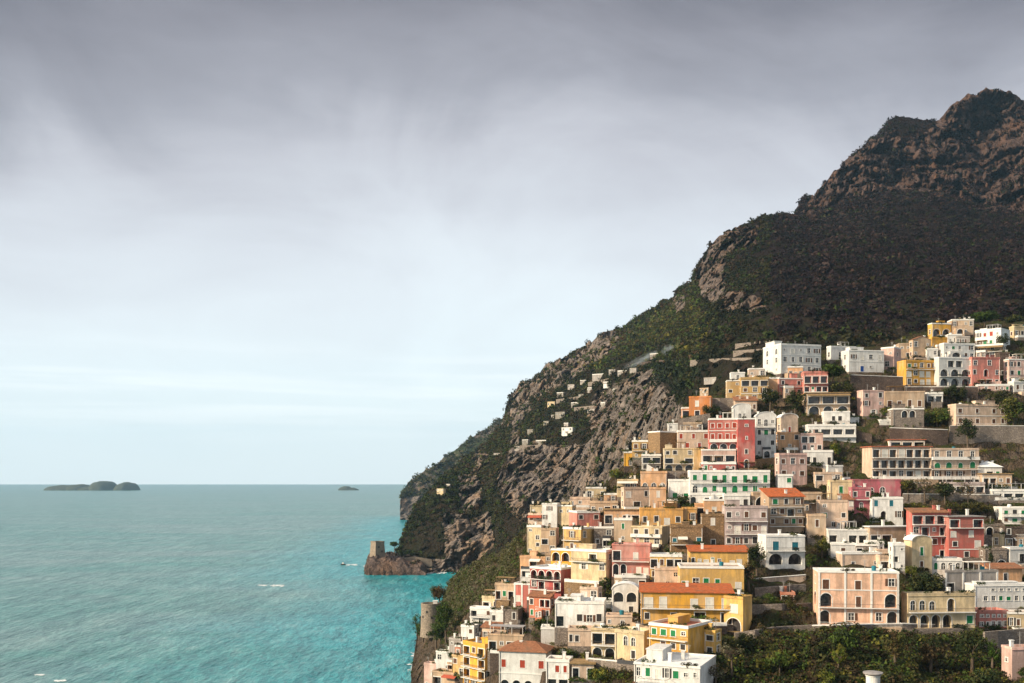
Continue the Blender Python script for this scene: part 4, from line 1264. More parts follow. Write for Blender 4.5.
# right: the big terraced hotel and the red house
H('left half of the long cream terraced hotel with three tiers of balconies', 872, 931, 447, 479, -10, 'cp', 'oVoVooo= ooooooo= owowowo_', 'F', 'hotel', 'hotel', side='. . .', floor='redfl', th=4)
H('right half of the long terraced hotel with green arched doors', 931, 979, 448, 479, 0, 'cp', 'wwww_ eeee= wwww_', 'p', 'hotel', 'hotel', th=2)
H('rooftop restaurant with a faded red roof on the terraced hotel', 890, 925, 440, 449, 0, 'cp', 'ooo', 'F', 'restaurant', 'restaurant', floor='redfl', dY=5)
H('white pavilion with a pyramid roof right of the terraced hotel', 978, 1002, 467, 480, 0, 'sw', '.o.', 'D', 'pavilion', 'pavilion')
H('white terrace restaurant under a thin pergola at the right edge', 992, 1036, 489, 500, 0, 'sw', 'oooo_', 'P', 'restaurant', 'restaurant', perg=(0.02, .9, 'aw_g'))
H('green-shuttered white house at the right edge beyond the clipped hedge', 1002, 1036, 507, 524, 0, 'wh', 'g.g. .g.g', 'P')
H('big coral-red house with a long veranda under the roof terrace', 912, 948, 513, 559, -4, 're', 'ooo= .o.o= w.w. o..o', 'l', 'villa', 'villa', th=5, chim=2, side='. . . .')
H('taller coral-red wing with two rows of white-framed windows', 949, 984, 517, 560, 0, 're', 'o.o= w.w. w.w- .w.', 'F', 'villa', 'villa', th=3, floor='grey')
H('white arcade wall with four small dark arches under the coral-red house', 932, 962, 558, 571, 0, 'wh', 'eaaa', 'P', 'arcade', 'arcade', dY=-2)
H('grey-white hall with tall windows between broad pilasters', 945, 998, 570, 594, -3, 'gy', 'o.o.o', 'P', 'hall', 'hall', dY=-2, pil=4)
H('small cream house with a dark side porch right of the coral-red wing', 1000, 1012, 534, 548, -4, 'cr', '.s', 'p')
H('white house with a shaded balcony at the right edge below the coral-red wing', 1010, 1036, 547, 564, -3, 'wh', '.oo=', 'P')
H('low house with a tawny lean-to roof at the right edge', 990, 1022, 569, 585, -2, 'pe', '.w.', 'l')
H('brown stone house with a white curved roof right of the coral-red wing', 985, 1004, 524, 545, 0, 'gs', 'A. .w', 'p')
H('white hall with two rows of small square windows at the right edge', 974, 1036, 584, 611, -9, 'wh', '..ssssss .wwwwwww ........', 'P', 'hall', 'hall', th=5, side='. . .', shed=(.1, .75, .8))
H('long pale yellow house with arched windows on both storeys', 908, 975, 593, 628, -6, 'cr', 'aaa.A..= AAAA.w', 'P', 'villa', 'villa', th=4, side='. .')
H('small salmon house with a row of tiny windows right of the pale yellow one', 979, 1008, 610, 628, 0, 'rs', 'sssss wwwww', 'P', th=3)
H('cream house with a low wall at the right edge under the white hall', 1008, 1036, 612, 630, 0, 'cr', '.w..', 'p')
H('small pink house with one dark arch low at the right edge', 1012, 1036, 647, 672, -4, 'pp', '.A', 'p', dY=-2)
H('peach palazzo with white pilasters and maroon shutters above the dark thicket', 818, 899, 571, 625, -5, 'pc', 'D.D.w- A.D.A= A....A', 'P', 'palazzo', 'palazzo', th=-9, pil=4, side='w A .', chim=1)
H('cream penthouse with a small domed window on the peach palazzo', 842, 880, 552, 572, -6, 'cp', '.s..s', 'P', 'penthouse', 'penthouse', th=5, dY=6, side='.')
H('white roof room with a green door at the right of the penthouse', 880, 899, 555, 572, 0, 'cp', 'oG', 'P', th=5, dY=5)
# centre low
H('yellow villa with a red tile roof and a white loggia storey', 690, 749, 552, 569, 0, 'ye', '.VV.s.VV.', 'L', 'villa', 'villa', th=-6, chim=1, rise=1.1)
H('deep yellow storey with wide green shutters below the red tile roof', 680, 744, 566, 592, 0, 'ye', 'G.gg.V=', 'p', 'villa', 'villa', th=-6, dY=-4)
H('small flat yellow house with two dark porches left of the wide green shutters', 650, 682, 554, 580, 0, 'ye', 'o.oo= ....', 'P', th=-10)
H('pinkish rubble house with two square holes under the flat yellow house', 655, 680, 568, 588, 0, 'cp', '..k .k.', 'p', dY=-2, trim='same')
H('long yellow palazzo with a tile roof and six pale shuttered windows', 641, 733, 593, 624, 0, 'yd', 'VV.VVV= n.n.o.o', 'L', 'palazzo', 'palazzo', th=-7, chim=1, rise=1.2)
H('yellow corner tower with a white loggia at the right end of the yellow palazzo', 724, 743, 596, 632, 9, 'ye', 'v A', 'P', th=-38, side='. .')
H('lower yellow house with small green shutters and a brick-red roof terrace', 649, 688, 624, 664, 24, 'yd', 'g.gs ..nn ....', 'p', 'apartment_house', 'apartment house', th=-38, floor='redfl', side='. . .')
H('narrow yellow stair tower beside the brick-red roof terrace', 704, 715, 630, 656, 5, 'ye', 'n n', 'P', th=-36)
H('salmon pink house with a white roof and twin arches', 612, 650, 544, 577, 0, 'rs', 'o.v.= AA.vv', 'P', 'villa', 'villa', th=-12, chim=2)
H('cream house with one roof terrace, left of the salmon pink twin arches', 571, 606, 549, 582, 8, 'cr', '..o.= .w.w ....', 'P', th=-34, side='w . .')
H('white house with two great arched windows under a grey vaulted roof', 612, 638, 590, 615, 0, 'sw', 'AA .w', 'V', th=-10)
H('small cream house with a double window below the roof-terrace house', 580, 598, 587, 602, 3, 'cp', 'ww', 'p', th=-25)
H('ochre tower house with a shaded brown right wall', 563, 581, 527, 562, 14, 'oc', '.w. ... www', 'p', th=-38, side='w. .. ..')
H('golden yellow arcade house under the ochre tower house', 551, 580, 549, 573, 4, 'yd', 'AAA A.A', 'P', th=-30, side='. .', dY=-2)
H('tall white house with two square windows at the upper tip of the spur', 542, 557, 503, 530, 0, 'wh', '.w. w.. .w.', 'P', th=-16)
H('cream block with two black holes right of the tall white house', 557, 572, 505, 527, 4, 'cr', 'ss ..', 'P', th=-26, shed=(.2, .7, 1.3))
H('sand-coloured house standing lowest on the tip of the spur', 528, 547, 513, 530, 0, 'cp', '.s. w..', 'P', th=-16)
H('narrow cream stack of rooms with tiny balconies over the scrub slope', 527, 541, 525, 555, 3, 'cr', 's. .w .w w.', 'p', th=-24)
H('pale tan house with plants on its deck right of the narrow cream stack', 541, 556, 528, 552, 0, 'ta', '.w o. .w', 'p', th=-14)
H('brick-pink cube with two dark windows and a white left corner', 577, 600, 511, 530, -8, 'rs', 'w.w ...', 'P', th=12, side='. .')
H('tan-brown house with one green-shuttered window above the salmon pink roof', 614, 632, 518, 544, 0, 'ta', '.g. .s.', 'p', th=-10)
H('cream balcony house with three dark windows right of the tan-brown one', 631, 662, 526, 546, 8, 'cr', 'nnn_ www', 'p', th=-28, side='. .')
H('old grey-roofed house strung along the ridge, left of the cream awning house', 590, 618, 501, 515, 0, 'ta', 'w.ow', 'p', chim=2, floor='grey')
H('low cluttered house with a slatted porch under the grey-roofed ridge house', 604, 640, 510, 524, 0, 'pe', 'o.oo', 'F', floor='straw')
H('cream cottage on the bare ridge above the grey-roofed house', 570, 590, 497, 507, 0, 'cp', '.s.', 'p', chim=1)
H('pale villa among the ridge shrubs below the cliff', 586, 606, 487, 500, 0, 'cr', 'w.w', 'p', chim=1)
H('peach house with a white roof terrace above the crimson arcade house', 520, 546, 556, 577, 3, 'pe', '.o. ..s', 'P', th=-20)
H('crimson house with a white roof and a long arcaded balcony', 530, 561, 567, 600, 17, 'rd', 'AAAA= .o.o= .w..', 'P', 'palazzo', 'palazzo', th=-36, side='.- . .')
H('narrow crimson house with white corner strips left of the arcaded balcony', 514, 530, 583, 612, 0, 're', '.. w. ..', 'P', th=-20, pil=3)
H('salmon terrace house with a small brown tile roof below the crimson house', 529, 550, 597, 618, 3, 'sp', '..oo .ww.', 'l', th=-24)
H('broad white house with flat roofs at two levels below the crimson house', 555, 604, 601, 628, 0, 'sw', 'o.n.n', 'P', 'villa', 'villa', th=-9, shed=(.3, .5, 1.6))
H('white garden house with a long blank wall', 541, 569, 627, 645, 0, 'sw', '..', 'P', th=-5)
H('pale rubble house on the lane between the white garden wall and the cream arcade', 568, 592, 628, 646, 0, 'cp', '.w..', 'p', th=-6)
H('cream house with two tall arches under a plant-filled balcony', 591, 616, 628, 660, 0, 'cr', 'oo= AA', 'P', th=-14)
H('cream house with round-topped windows and a shaded right end', 615, 644, 630, 662, 10, 'cr', '.aa. ..w.', 'P', th=-32, side='w w')
H('little tan house wedged behind the round-topped windows', 606, 632, 615, 628, 0, 'cp', 's.d.', 'p', th=-8)
H('white villa with red arched shutters and a brown hipped roof', 499, 546, 652, 695, 0, 'sw', 'r.r.r- AAA.', 't', 'villa', 'villa', th=-14, chim=1)
H('white side wing with two square red windows beside the brown hipped roof', 546, 569, 659, 690, 0, 'wh', '.rr oo=', 'p', th=-14, chim=1)
H('low white house with a bleached flat roof at the foot of the town', 634, 700, 664, 698, 16, 'sw', '..ww.s. .o.o.o.', 'P', 'house', 'house', th=-24, chim=2, side='. .')
H('narrow orange-yellow house with stacked balconies stepping to the sea', 463, 485, 642, 690, 18, 'yd', 'o.o= o.o= o.o= .w.', 'p', 'apartment_house', 'apartment house', th=-48, floor='grey', side='A.w .A. w.w ...')
H('small ochre house under the stacked balconies', 452, 464, 655, 676, 3, 'oc', 'w. .w', 'p', th=-40)
H('house with an olive-grey terrace roof at the bottom corner by the sea', 432, 462, 672, 700, 8, 'ta', 'o.. .w.', 'p', th=-30, floor='straw')
H('pink-white cottage lowest on the cliff edge', 424, 436, 663, 690, 3, 'pp', '.w s.', 'P', th=-25)
H('white cottage stepping down the cliff beside the sea', 436, 450, 651, 672, 3, 'wh', 'w. .s', 'P', th=-25)
H('grey stone cottage on the cliff steps', 449, 462, 638, 656, 3, 'gy', 's. .w', 'p', th=-25)
H('small white house with a roof deck high on the cliff steps', 461, 474, 625, 644, 3, 'wh', '.w w.', 'P', th=-25)
H('whitewashed house with a loggia where the steps meet the scrub', 470, 492, 607, 625, 3, 'wh', 'o.w .w.', 'P', th=-22)
H('cream cottage with a reed-covered deck on the scrub edge', 482, 500, 596, 611, 3, 'cr', 'ow', 'p', th=-22, perg=(.1, .9, 'straw'))
H('dark-doored white house in the middle of the stepped lane', 490, 505, 610, 630, 3, 'wh', 'N. .s', 'p', th=-22)
H('cottage with a straw sunshade at the top of the stepped lane', 495, 514, 583, 600, 3, 'ta', 'o.o', 'p', th=-22, perg=(.05, .95, 'straw'))
H('house with a grey canvas canopy over its wide terrace', 488, 524, 634, 652, 0, 'ta', 'o.oo', 'p', 'restaurant', 'restaurant', th=-14, perg=(.05, .95, 'aw_g'))
H('brown stone house between the lane and the narrow crimson house', 503, 518, 609, 634, 0, 'gs', '.w w.', 'p', th=-16)

# small houses wedged into the gaps
H('small white house between the gabled tan house and the amber apartment house', 927, 938, 348, 360, 0, 'wh', '.d s.', 'p')
H('whitewashed deck house on the terrace below the amber apartment house', 927, 943, 392, 402, 0, 'wh', 'oo', 'P')
H('tiny white hut in the brown scrub left of the long terrace wall', 880, 891, 419, 425, 0, 'wh', '.s', 'P')
H('tiny white hut at the right end of the black-windowed penthouse', 850, 859, 417, 425, 0, 'wh', '.k', 'P')
H('brown garden house with a vine pergola under the darker crimson wing', 739, 757, 468, 477, 0, 'br', 'o.', 'p', perg=(.05, .95, 'straw'))
H('dark stone house in the shaded cleft right of the ochre tower house', 594, 614, 527, 546, 0, 'gs', '.w n..', 'p')
H('narrow tan house wedged left of the golden arcade house', 545, 552, 553, 573, 0, 'ta', 's w', 'p')
H('little red shed with a white wall on the garden terraces', 781, 795, 592, 600, 0, 'sp', 'o.', 'p')
H('white stair house squeezed left of the cream cube house', 893, 905, 543, 571, 0, 'wh', '.s o. .s', 'P')
H('old stone house with a round arch below the white curved roof', 985, 1007, 548, 567, 0, 'gs', '.. .A', 'p')
H('long brown stone house along the upper right edge of the red house', 1005, 1036, 526, 546, 0, 'ds', 'w..w o.w.', 'p')
H('lilac veranda house under the right half of the terraced hotel', 946, 985, 482, 495, 0, 'mv', 'oooo', 'p', perg=(.02, .98, 'aw_g'))
H('small house with a reed roof right of the terraced hotel', 982, 1012, 474, 487, 0, 'ta', 'oo.w', 'F', floor='straw')
H('cream shed under the hedge, left of the bleached flat roof', 572, 594, 664, 680, 0, 'cp', 'o.o', 'F', floor='straw')
H('tan house half hidden behind the white-fronted red-windowed house', 684, 702, 422, 432, 0, 'ta', '.s.w', 'p')
H('small cream house above the long ochre house, beside the round dark bush', 668, 681, 499, 510, 0, 'cp', 'w.s', 'p')
H('white washhouse behind the tile roof of the four-storey house', 776, 795, 489, 499, 0, 'wh', 's..w', 'P')
H('little ochre house beneath the white cube', 834, 850, 477, 484, 0, 'oc', 's.w', 'p')
H('pink lean-to house beside the lower magenta wing', 842, 854, 500, 514, 0, 'pp', '.w s.', 'l')
H('rubble-walled house below the white three-doorway house', 856, 878, 544, 557, 0, 'gs', 'o.w', 'p')
H('whitewashed lane house right of the three brown doorways', 868, 884, 541, 556, 0, 'wh', 'w.D', 'P')
H('cream lane house on the steps left of the cream cube house', 878, 893, 549, 566, 0, 'cp', 's.w .o.', 'p')
H('sand-coloured lean-to on the rock left of the tall white house', 530, 543, 505, 516, 0, 'cr', 's.', 'p')
H('small peach house on the brow of the ridge by the pale villa', 604, 622, 493, 504, 0, 'pe', '.w.', 'p')
H('low white house at the foot of the pinkish rubble house', 655, 672, 585, 594, 0, 'wh', 'w.k', 'P')
H('grey terrace house behind the great arched windows', 622, 646, 575, 588, 0, 'gy', 'w.o', 'p')
H('rusty-roofed cottage at the edge of the lane, left of the brown hipped roof', 482, 500, 628, 642, 3, 'cp', 'w.s', 'l', th=-20)
H('small salmon cottage on the cliff steps', 455, 466, 645, 657, 2, 'sp', 's.', 'p', th=-25)
H('cream cottage above the grey canvas canopy', 506, 520, 627, 637, 0, 'cr', 'w.', 'P', th=-18)
H('tan cottage between the olive-grey terrace roof and the stacked balconies', 447, 459, 660, 674, 2, 'ta', 'o.', 'p', th=-28)
H('white cube beside the small double window house', 598, 612, 600, 612, 0, 'wh', 's.w', 'P')

# ---------------------------------------------------------------- scattered houses on the promontory, far behind the town
FAR = [(560, 417, 13, 7, 'wh', 'white box house alone above the cliff, upper of the two largest far villas', 1),
       (567, 434, 15, 9, 'sw', 'largest white villa on the far promontory, on the brink of the orange cliff', 1),
       (525, 444, 8, 6, 'wh', 'white cottage on the far promontory left of the long low one', 0),
       (530, 433, 8, 5, 'wh', 'small white cottage just above the far cottage pair', 0),
       (541, 443, 14, 4, 'wh', 'long low white house on the far promontory', 0),
       (517, 449, 7, 4, 'cp', 'beige hut at the left end of the far cottage row', 0),
       (498, 456, 12, 4, 'cp', 'flat beige house on the outer shoulder of the far promontory', 0),
       (575, 406, 11, 5, 'wh', 'white house with a wide front midway up the far hamlet', 0),
       (551, 406, 10, 6, 'cr', 'cream house at the left end of the far hamlet', 0),
       (608, 386, 13, 6, 'sw', 'bright white house high in the far hamlet', 1),
       (560, 396, 9, 5, 'wh', 'small white house left of the middle of the far hamlet', 0),
       (590, 391, 7, 5, 'cp', 'beige house among trees below the bright white far house', 0),
       (581, 397, 7, 4, 'wh', 'little white house in the heart of the far hamlet', 0),
       (598, 379, 16, 7, 'cp', 'broad beige house at the top of the far hamlet', 1),
       (612, 373, 9, 5, 'cp', 'beige house with a flat roof topping the far hamlet', 0),
       (591, 411, 10, 3, 'cp', 'long beige shed low in the far hamlet', 0),
       (603, 405, 6, 4, 'wh', 'white hut right of the far hamlet, over the orange cliff', 0),
       (622, 374, 12, 5, 'gy', 'grey stone house on the path above the orange cliff', 0),
       (633, 371, 9, 4, 'cp', 'beige roadside hut right of the grey stone house', 0),
       (440, 493, 9, 6, 'cr', 'cream house among the dark trees near the outer headland', 1),
       (448, 487, 5, 4, 'wh', 'white hut above the cream house near the outer headland', 0),
       (571, 388, 9, 5, 'cp', 'beige cottage at the upper left of the far hamlet', 0),
       (583, 383, 8, 4, 'gy', 'grey cottage under the cliff of the far hamlet', 0),
       (566, 425, 6, 3, 'cp', 'beige outhouse between the two largest far villas', 0),
       (710, 381, 17, 5, 'cp', 'pale ruined house in the wooded gully left of the ochre house', 0),
       (704, 393, 12, 7, 'ta', 'tan stone house above the bright orange house', 1),
       (655, 357, 14, 5, 'gs', 'stone house beside the rising smoke', 0),
       (615, 391, 6, 4, 'wh', 'tiny white house below the bright white far house', 0),
       (546, 424, 7, 4, 'wh', 'tiny white house alone in the green under the far hamlet', 0),
       (553, 417, 5, 3, 'cp', 'tiny beige shed beside the upper far villa', 0)]
for x_, y_, w_, h_, c_, lb, big_ in FAR:
    w_, h_ = w_ * .72, h_ * .74
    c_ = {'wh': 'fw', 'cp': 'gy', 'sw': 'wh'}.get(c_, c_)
    H(lb, x_ - w_ / 2, x_ + w_ / 2, y_ - h_, y_, 0, c_, ('w.w .w.' if big_ else 'w.s'), 'P', 'house', 'house', 'houses scattered over the far promontory', th=-34, D=DM, dY=-3,
      dep=w_ * 0.6, sink=2)
# ---------------------------------------------------------------- leaves


def pick(pal, n, w=None):
    pal = np.array(pal, float)
    return pal[RNG.choice(len(pal), n, p=w)]


OLIVE, GREEN, DARK = (.052, .050, .018), (.050, .072, .016), (.020, .026, .011)
BROWN, PURPLE, YEL, GREY = (.060, .038, .020), (.046, .030, .026), (.125, .110, .022), (.105, .092, .060)

# ---- wild scrub over the mountain
nr, nc = MSH
m = MV.reshape(nr, nc, 3)[:NR]
ex = np.linalg.norm(np.diff(m, axis=1), axis=2)[:-1]; ey = np.linalg.norm(np.diff(m, axis=0), axis=2)[:, :-1]
wgt = (ex * ey)
rk = MROCK.reshape(nr, nc)[:NR][:-1, :-1]
ix_, iy_ = MX.reshape(nr, nc)[:NR][:-1, :-1], MY.reshape(nr, nc)[:NR][:-1, :-1]
wgt = wgt * np.where(rk > 0.5, np.where(ix_ < 690, 0.08, 0.04), np.where(rk > 0.36, 0.35, 1.0))
wgt = wgt * np.where((ix_ > 1045), 0.12, 1.0)
hidden = (ix_ > 720) & (iy_ > 400)
wgt = np.where(hidden, 0, wgt)
wgt = np.minimum(wgt, np.quantile(wgt, 0.995))
NS = 36000
pickc = RNG.choice(wgt.size, NS, p=(wgt / wgt.sum()).ravel())
ri, ci = np.unravel_index(pickc, wgt.shape)
fa, fb = RNG.random(NS)[:, None], RNG.random(NS)[:, None]
pos = m[ri, ci] * (1 - fa) * (1 - fb) + m[ri, ci + 1] * fa * (1 - fb) + m[ri + 1, ci] * (1 - fa) * fb + m[ri + 1, ci + 1] * fa * fb
px, py = ix_[ri, ci], iy_[ri, ci]
pn = np.array([mnoise.fractal(Vector((a * .012, b * .012, c * .012)), 0.8, 2.1, 3) for a, b, c in pos])
keep = (pn > np.where((px > 740) & (py < 335), -0.25, -0.6)) | (RNG.random(NS) < 0.3)
pos, px, py, pn = pos[keep], px[keep], py[keep], pn[keep]
n = len(pos)
col = pick([OLIVE, GREEN, DARK, BROWN], n, [.34, .16, .34, .16])
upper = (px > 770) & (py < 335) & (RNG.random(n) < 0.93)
col[upper] = pick([(.036, .021, .024), (.020, .015, .015), (.078, .046, .038), (.030, .034, .014)], upper.sum(), [.36, .32, .18, .14])  # dark brown-purple growth, with the cloud shade over it also in the colour
lush = in_poly([(560, 372), (640, 320), (690, 300), (720, 318), (700, 352), (640, 362), (600, 372)], px, py) & (RNG.random(n) < 0.55)
col[lush] = pick([GREEN, YEL, OLIVE], lush.sum(), [.4, .2, .4])
gully = in_poly([(650, 362), (760, 355), (760, 380), (700, 396), (680, 430), (640, 372)], px, py) & (RNG.random(n) < 0.8)
col[gully] = pick([DARK, (.018, .026, .012), GREEN], gully.sum(), [.5, .4, .1])
sea_w = in_poly([(398, 545), (425, 488), (470, 470), (462, 520), (440, 560), (398, 560)], px, py) & (RNG.random(n) < 0.8)
col[sea_w] = pick([DARK, GREEN, (.022, .034, .012)], sea_w.sum(), [.4, .25, .35])
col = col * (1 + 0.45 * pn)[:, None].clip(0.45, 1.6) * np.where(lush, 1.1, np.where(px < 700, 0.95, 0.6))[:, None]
rr = RNG.uniform(1.5, 3.6, n) * np.where(pos[:, 1] > 1100, 1.15, 1.0) * np.where(RNG.random(n) < 0.1, 1.5, 1.0)
rad = np.stack([rr, rr, rr * RNG.uniform(.6, 1.0, n)], -1)
pos = pos + np.array([0, 0, 1]) * (rad[:, 2:] * 0.35)
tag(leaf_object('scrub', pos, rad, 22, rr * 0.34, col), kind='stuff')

# ---- maquis over the far headland
sel = RNG.choice(len(HV), 2600)
sel = sel[HROCK[sel] < 0.75]
rr = RNG.uniform(4, 9, len(sel))
tag(leaf_object('scrub', HV[sel] + np.array([0, 0, 2]), np.stack([rr, rr, rr * .7], -1), 20, rr * 0.34, pick([(.050, .060, .026), (.060, .075, .030), (.075, .070, .035)], len(sel))), kind='stuff')


# ---- low growth on the village slope, between the houses
def free(x, y, pad=0.0):
    ok = np.ones(len(x), bool)
    for a, b, c, d in RECTS:
        ok &= ~((x > a - pad) & (x < b + pad) & (y > c - 2) & (y < d - 1.0))
    return ok


vis = (VX > 410) & (VX < 1400) & (VY < 700)
ids = np.nonzero(vis)[0]
w_ = np.ones(len(ids))
zx, zy = VX[ids], VY[ids]
SPUR = [(440, 590), (470, 565), (500, 548), (522, 532), (528, 560), (512, 585), (490, 600), (470, 612), (450, 625), (436, 640), (436, 610)]
THICK = [(728, 640), (760, 628), (810, 622), (900, 628), (975, 628), (1000, 650), (1010, 700), (690, 700), (705, 668)]
GARD = [(745, 560), (805, 566), (812, 620), (815, 628), (750, 640), (745, 600)]
w_ = np.where(zx > 1045, .8, w_); w_ = np.where(in_poly(SPUR, zx, zy), 2.6, w_); w_ = np.where(in_poly(THICK, zx, zy), 2.2, w_); w_ = np.where(in_poly(GARD, zx, zy), 1.2, w_)
w_ = np.where(VROCK[ids] > 0.75, w_ * 0.12, w_)
NV = 27000
sel = ids[RNG.choice(len(ids), NV, p=w_ / w_.sum())]
x, y = VX[sel], VY[sel]
ok = free(x, y)
sel, x, y = sel[ok], x[ok], y[ok]
pos = VV[sel] + RNG.normal(size=(len(sel), 3)) * np.array([.5, .5, .1])
n = len(sel)
th_, sp_, ga_ = in_poly(THICK, x, y), in_poly(SPUR, x, y), in_poly(GARD, x, y)
col = pick([OLIVE, GREEN, DARK, BROWN, YEL], n, [.30, .2, .22, .2, .08])
col[sp_] = pick([GREY, OLIVE, (.080, .068, .034), GREEN], sp_.sum(), [.34, .26, .3, .1])
col[th_] = pick([DARK, OLIVE, BROWN, GREEN, (.040, .028, .018), YEL], th_.sum(), [.26, .2, .18, .18, .1, .08])
col[ga_] = pick([OLIVE, BROWN, GREEN, GREY, DARK], ga_.sum(), [.24, .3, .16, .1, .2])
col = col * np.array([1.3, 1.42, 1.2]) * np.where(th_, .82, 1.0)[:, None]
pn = np.array([mnoise.fractal(Vector((a * .06, b * .06, c * .06)), 0.8, 2.1, 3) for a, b, c in pos])
rr = RNG.uniform(0.35, 1.1, n) * np.where(th_, 1.55, 1.0) * np.where(sp_, 1.25, 1.0)
kp = (pn > -0.2) | th_ | sp_
pos, rr, col = pos[kp], rr[kp], col[kp]
rad = np.stack([rr, rr, rr * RNG.uniform(.7, 1.15, len(rr))], -1)
tag(leaf_object('undergrowth', pos + np.array([0, 0, 1]) * rr[:, None] * .4, rad, 34, rr * 0.26, col), kind='stuff')


# ---------------------------------------------------------------- trees and bushes one can tell apart
def tree(label, x, yb, hp, wp, kind='round', pal=None, D=None, name=None, cat='tree', group=None, dY=-1.5, dens=1.0):
    D = D or DV
    d = ground(x, yb, D) + dY
    k = d / F
    h, w = hp * k, wp * k
    base = P(x, yb, d)
    root = empty(name or {'umbrella': 'umbrella_pine', 'bush': 'bush', 'bare': 'bare_tree', 'hedge': 'hedge', 'cypress': 'cypress'}.get(kind, 'tree'), base)
    tag(root, label, cat, group)
    r = random.Random(label)
    pal = pal or [GREEN, OLIVE, DARK]
    tr = MB()
    t_top = {'umbrella': .72, 'round': .5, 'bush': .35, 'hedge': .3, 'cypress': .8, 'bare': .55}[kind]
    tw = max(.10, min(.32, h * .035))
    lean = r.uniform(-.06, .06) * h
    mid = Vector((lean * .5, 0, h * t_top * .5)); topp = Vector((lean, 0, h * t_top))
    tr.tube((0, 0, -1.0), mid, tw * 1.3, tw, 7); tr.tube(mid, topp, tw, tw * .6, 7)
    for q in range(9 if kind == 'bare' else 6):
        a = r.uniform(0, 6.28); s = r.uniform(.25, .45) * w
        st = mid.lerp(topp, r.uniform(.3, 1.0))
        en = st + Vector((math.cos(a) * s, math.sin(a) * s, h * r.uniform(.12, .3)))
        tr.tube(st, en, tw * .5, tw * .18, 5)
        if kind == 'bare':
            for q2 in range(5):
                e2 = en + Vector((r.uniform(-1, 1) * w * .22, r.uniform(-1, 1) * w * .22, h * r.uniform(.02, .25)))
                tr.tube(st.lerp(en, r.uniform(.4, 1)), e2, tw * .22, tw * .06, 4)
    tr.build('trunk', M('bark'), root)
    # crown: uneven clumps
    if kind == 'umbrella': cz, rz_, n = .78, .22, 34
    elif kind == 'cypress': cz, rz_, n = .52, .48, 26
    elif kind == 'hedge': cz, rz_, n = .5, .5, 46
    elif kind == 'bush': cz, rz_, n = .48, .5, 22
    else: cz, rz_, n = .6, .4, 30
    if kind == 'bare': n, cz, rz_ = 16, .75, .3
    n = int(n * dens)
    g = RNG.normal(size=(n, 3)); g /= np.linalg.norm(g, axis=1)[:, None]
    g *= (RNG.random(n) ** .4)[:, None] * .8
    cen = np.stack([g[:, 0] * w * .5 + lean, g[:, 1] * min(w, h * 1.6) * .45, h * cz + g[:, 2] * h * rz_], -1)
    cr = (min(w, h * 1.4) * .17) * RNG.uniform(.7, 1.35, n)
    if kind == 'cypress': cen[:, 0] *= (1.15 - cen[:, 2] / h); cr = w * .32 * RNG.uniform(.7, 1.2, n)
    rad = np.stack([cr, cr, cr * (.55 if kind == 'umbrella' else .85)], -1)
    c = pick(pal, n) * RNG.uniform(.75, 1.25, (n, 1)) * np.array([1.25, 1.35, 1.15])
    leaf_object('foliage' if kind in ('bush', 'hedge') else 'crown', cen, rad, 46 if kind != 'bare' else 12, np.maximum(cr * .22, .13), c, root)
    return root


PINE, LIME, RED = [(.035, .055, .012), (.05, .07, .016), (.025, .036, .012)], [YEL, (.11, .12, .02), GREEN], [(.085, .045, .026), (.06, .035, .02), OLIVE]
DK = [DARK, (.025, .034, .014), OLIVE]
tree('broad umbrella pine between the long white hotel and the blue-door villa', 833, 393, 30, 26, 'umbrella', PINE, dens=1.5)
tree('flat umbrella pine on the skyline right of the chimneyed tan house', 984, 331, 19, 27, 'umbrella', PINE, dens=1.4)
tree('dark umbrella pine at the right edge above the town', 1014, 330, 14, 26, 'umbrella', DK)
tree('tiny umbrella pine beside the tower on the sea rocks', 395, 554, 13, 11, 'umbrella', PINE, D=DM)
tree('dome-shaped green tree left of the five-window cream house', 937, 424, 18, 33, 'bush', [GREEN, (.045, .065, .015), (.09, .09, .02)], dens=1.6)
tree('olive tree at the right edge above the stone terrace wall', 1014, 428, 32, 30, 'round', [OLIVE, YEL, GREEN])
tree('dark holm oak below the rosy pink house, left of the pair', 770, 413, 28, 22, 'round', DK)
tree('dark holm oak over the round-topped white house, right of the pair', 795, 414, 26, 24, 'round', DK)
tree('rounded dark bush right of the bright orange house', 712, 418, 15, 24, 'bush', DK)
tree('round dark bush in front of the bare white hotel block', 682, 508, 15, 22, 'bush', DK)
tree('bright yellow-green tree on the bank left of the terraced hotel', 835, 457, 14, 13, 'round', LIME)
tree('dark climbing tree in the shaded gap right of the mauve-grey house', 757, 575, 34, 20, 'round', DK, dens=1.4)
tree('slim dark tree at the corner of the yellow villa', 749, 588, 30, 11, 'round', [BROWN, DARK])
tree('green tree in the tan doorway house garden', 822, 556, 20, 18, 'round', [GREEN, OLIVE, YEL])
tree('bushy tree hanging over the lower arched house wall', 811, 566, 13, 16, 'bush', [GREEN, OLIVE])
tree('loose brown tree in front of the terraced hotel, left of its terrace wall', 908, 497, 20, 20, 'round', [OLIVE, BROWN, YEL])
tree('bare-branched tree below the right half of the terraced hotel', 925, 499, 22, 18, 'bare', [BROWN, OLIVE])
tree('dark broad tree under the green arched doors', 945, 501, 20, 24, 'round', DK)
tree('bare grey tree right of the dark one under the green arched doors', 968, 503, 20, 22, 'bare', [GREY, BROWN])
tree('long clipped tawny hedge above the coral-red house, left half', 915, 513, 10, 54, 'hedge', [(.085, .065, .022), OLIVE, YEL], cat='hedge', dens=2)
tree('long clipped tawny hedge behind the coral-red wing, right half', 968, 513, 12, 62, 'hedge', [(.075, .06, .022), OLIVE, DARK], cat='hedge', dens=2)
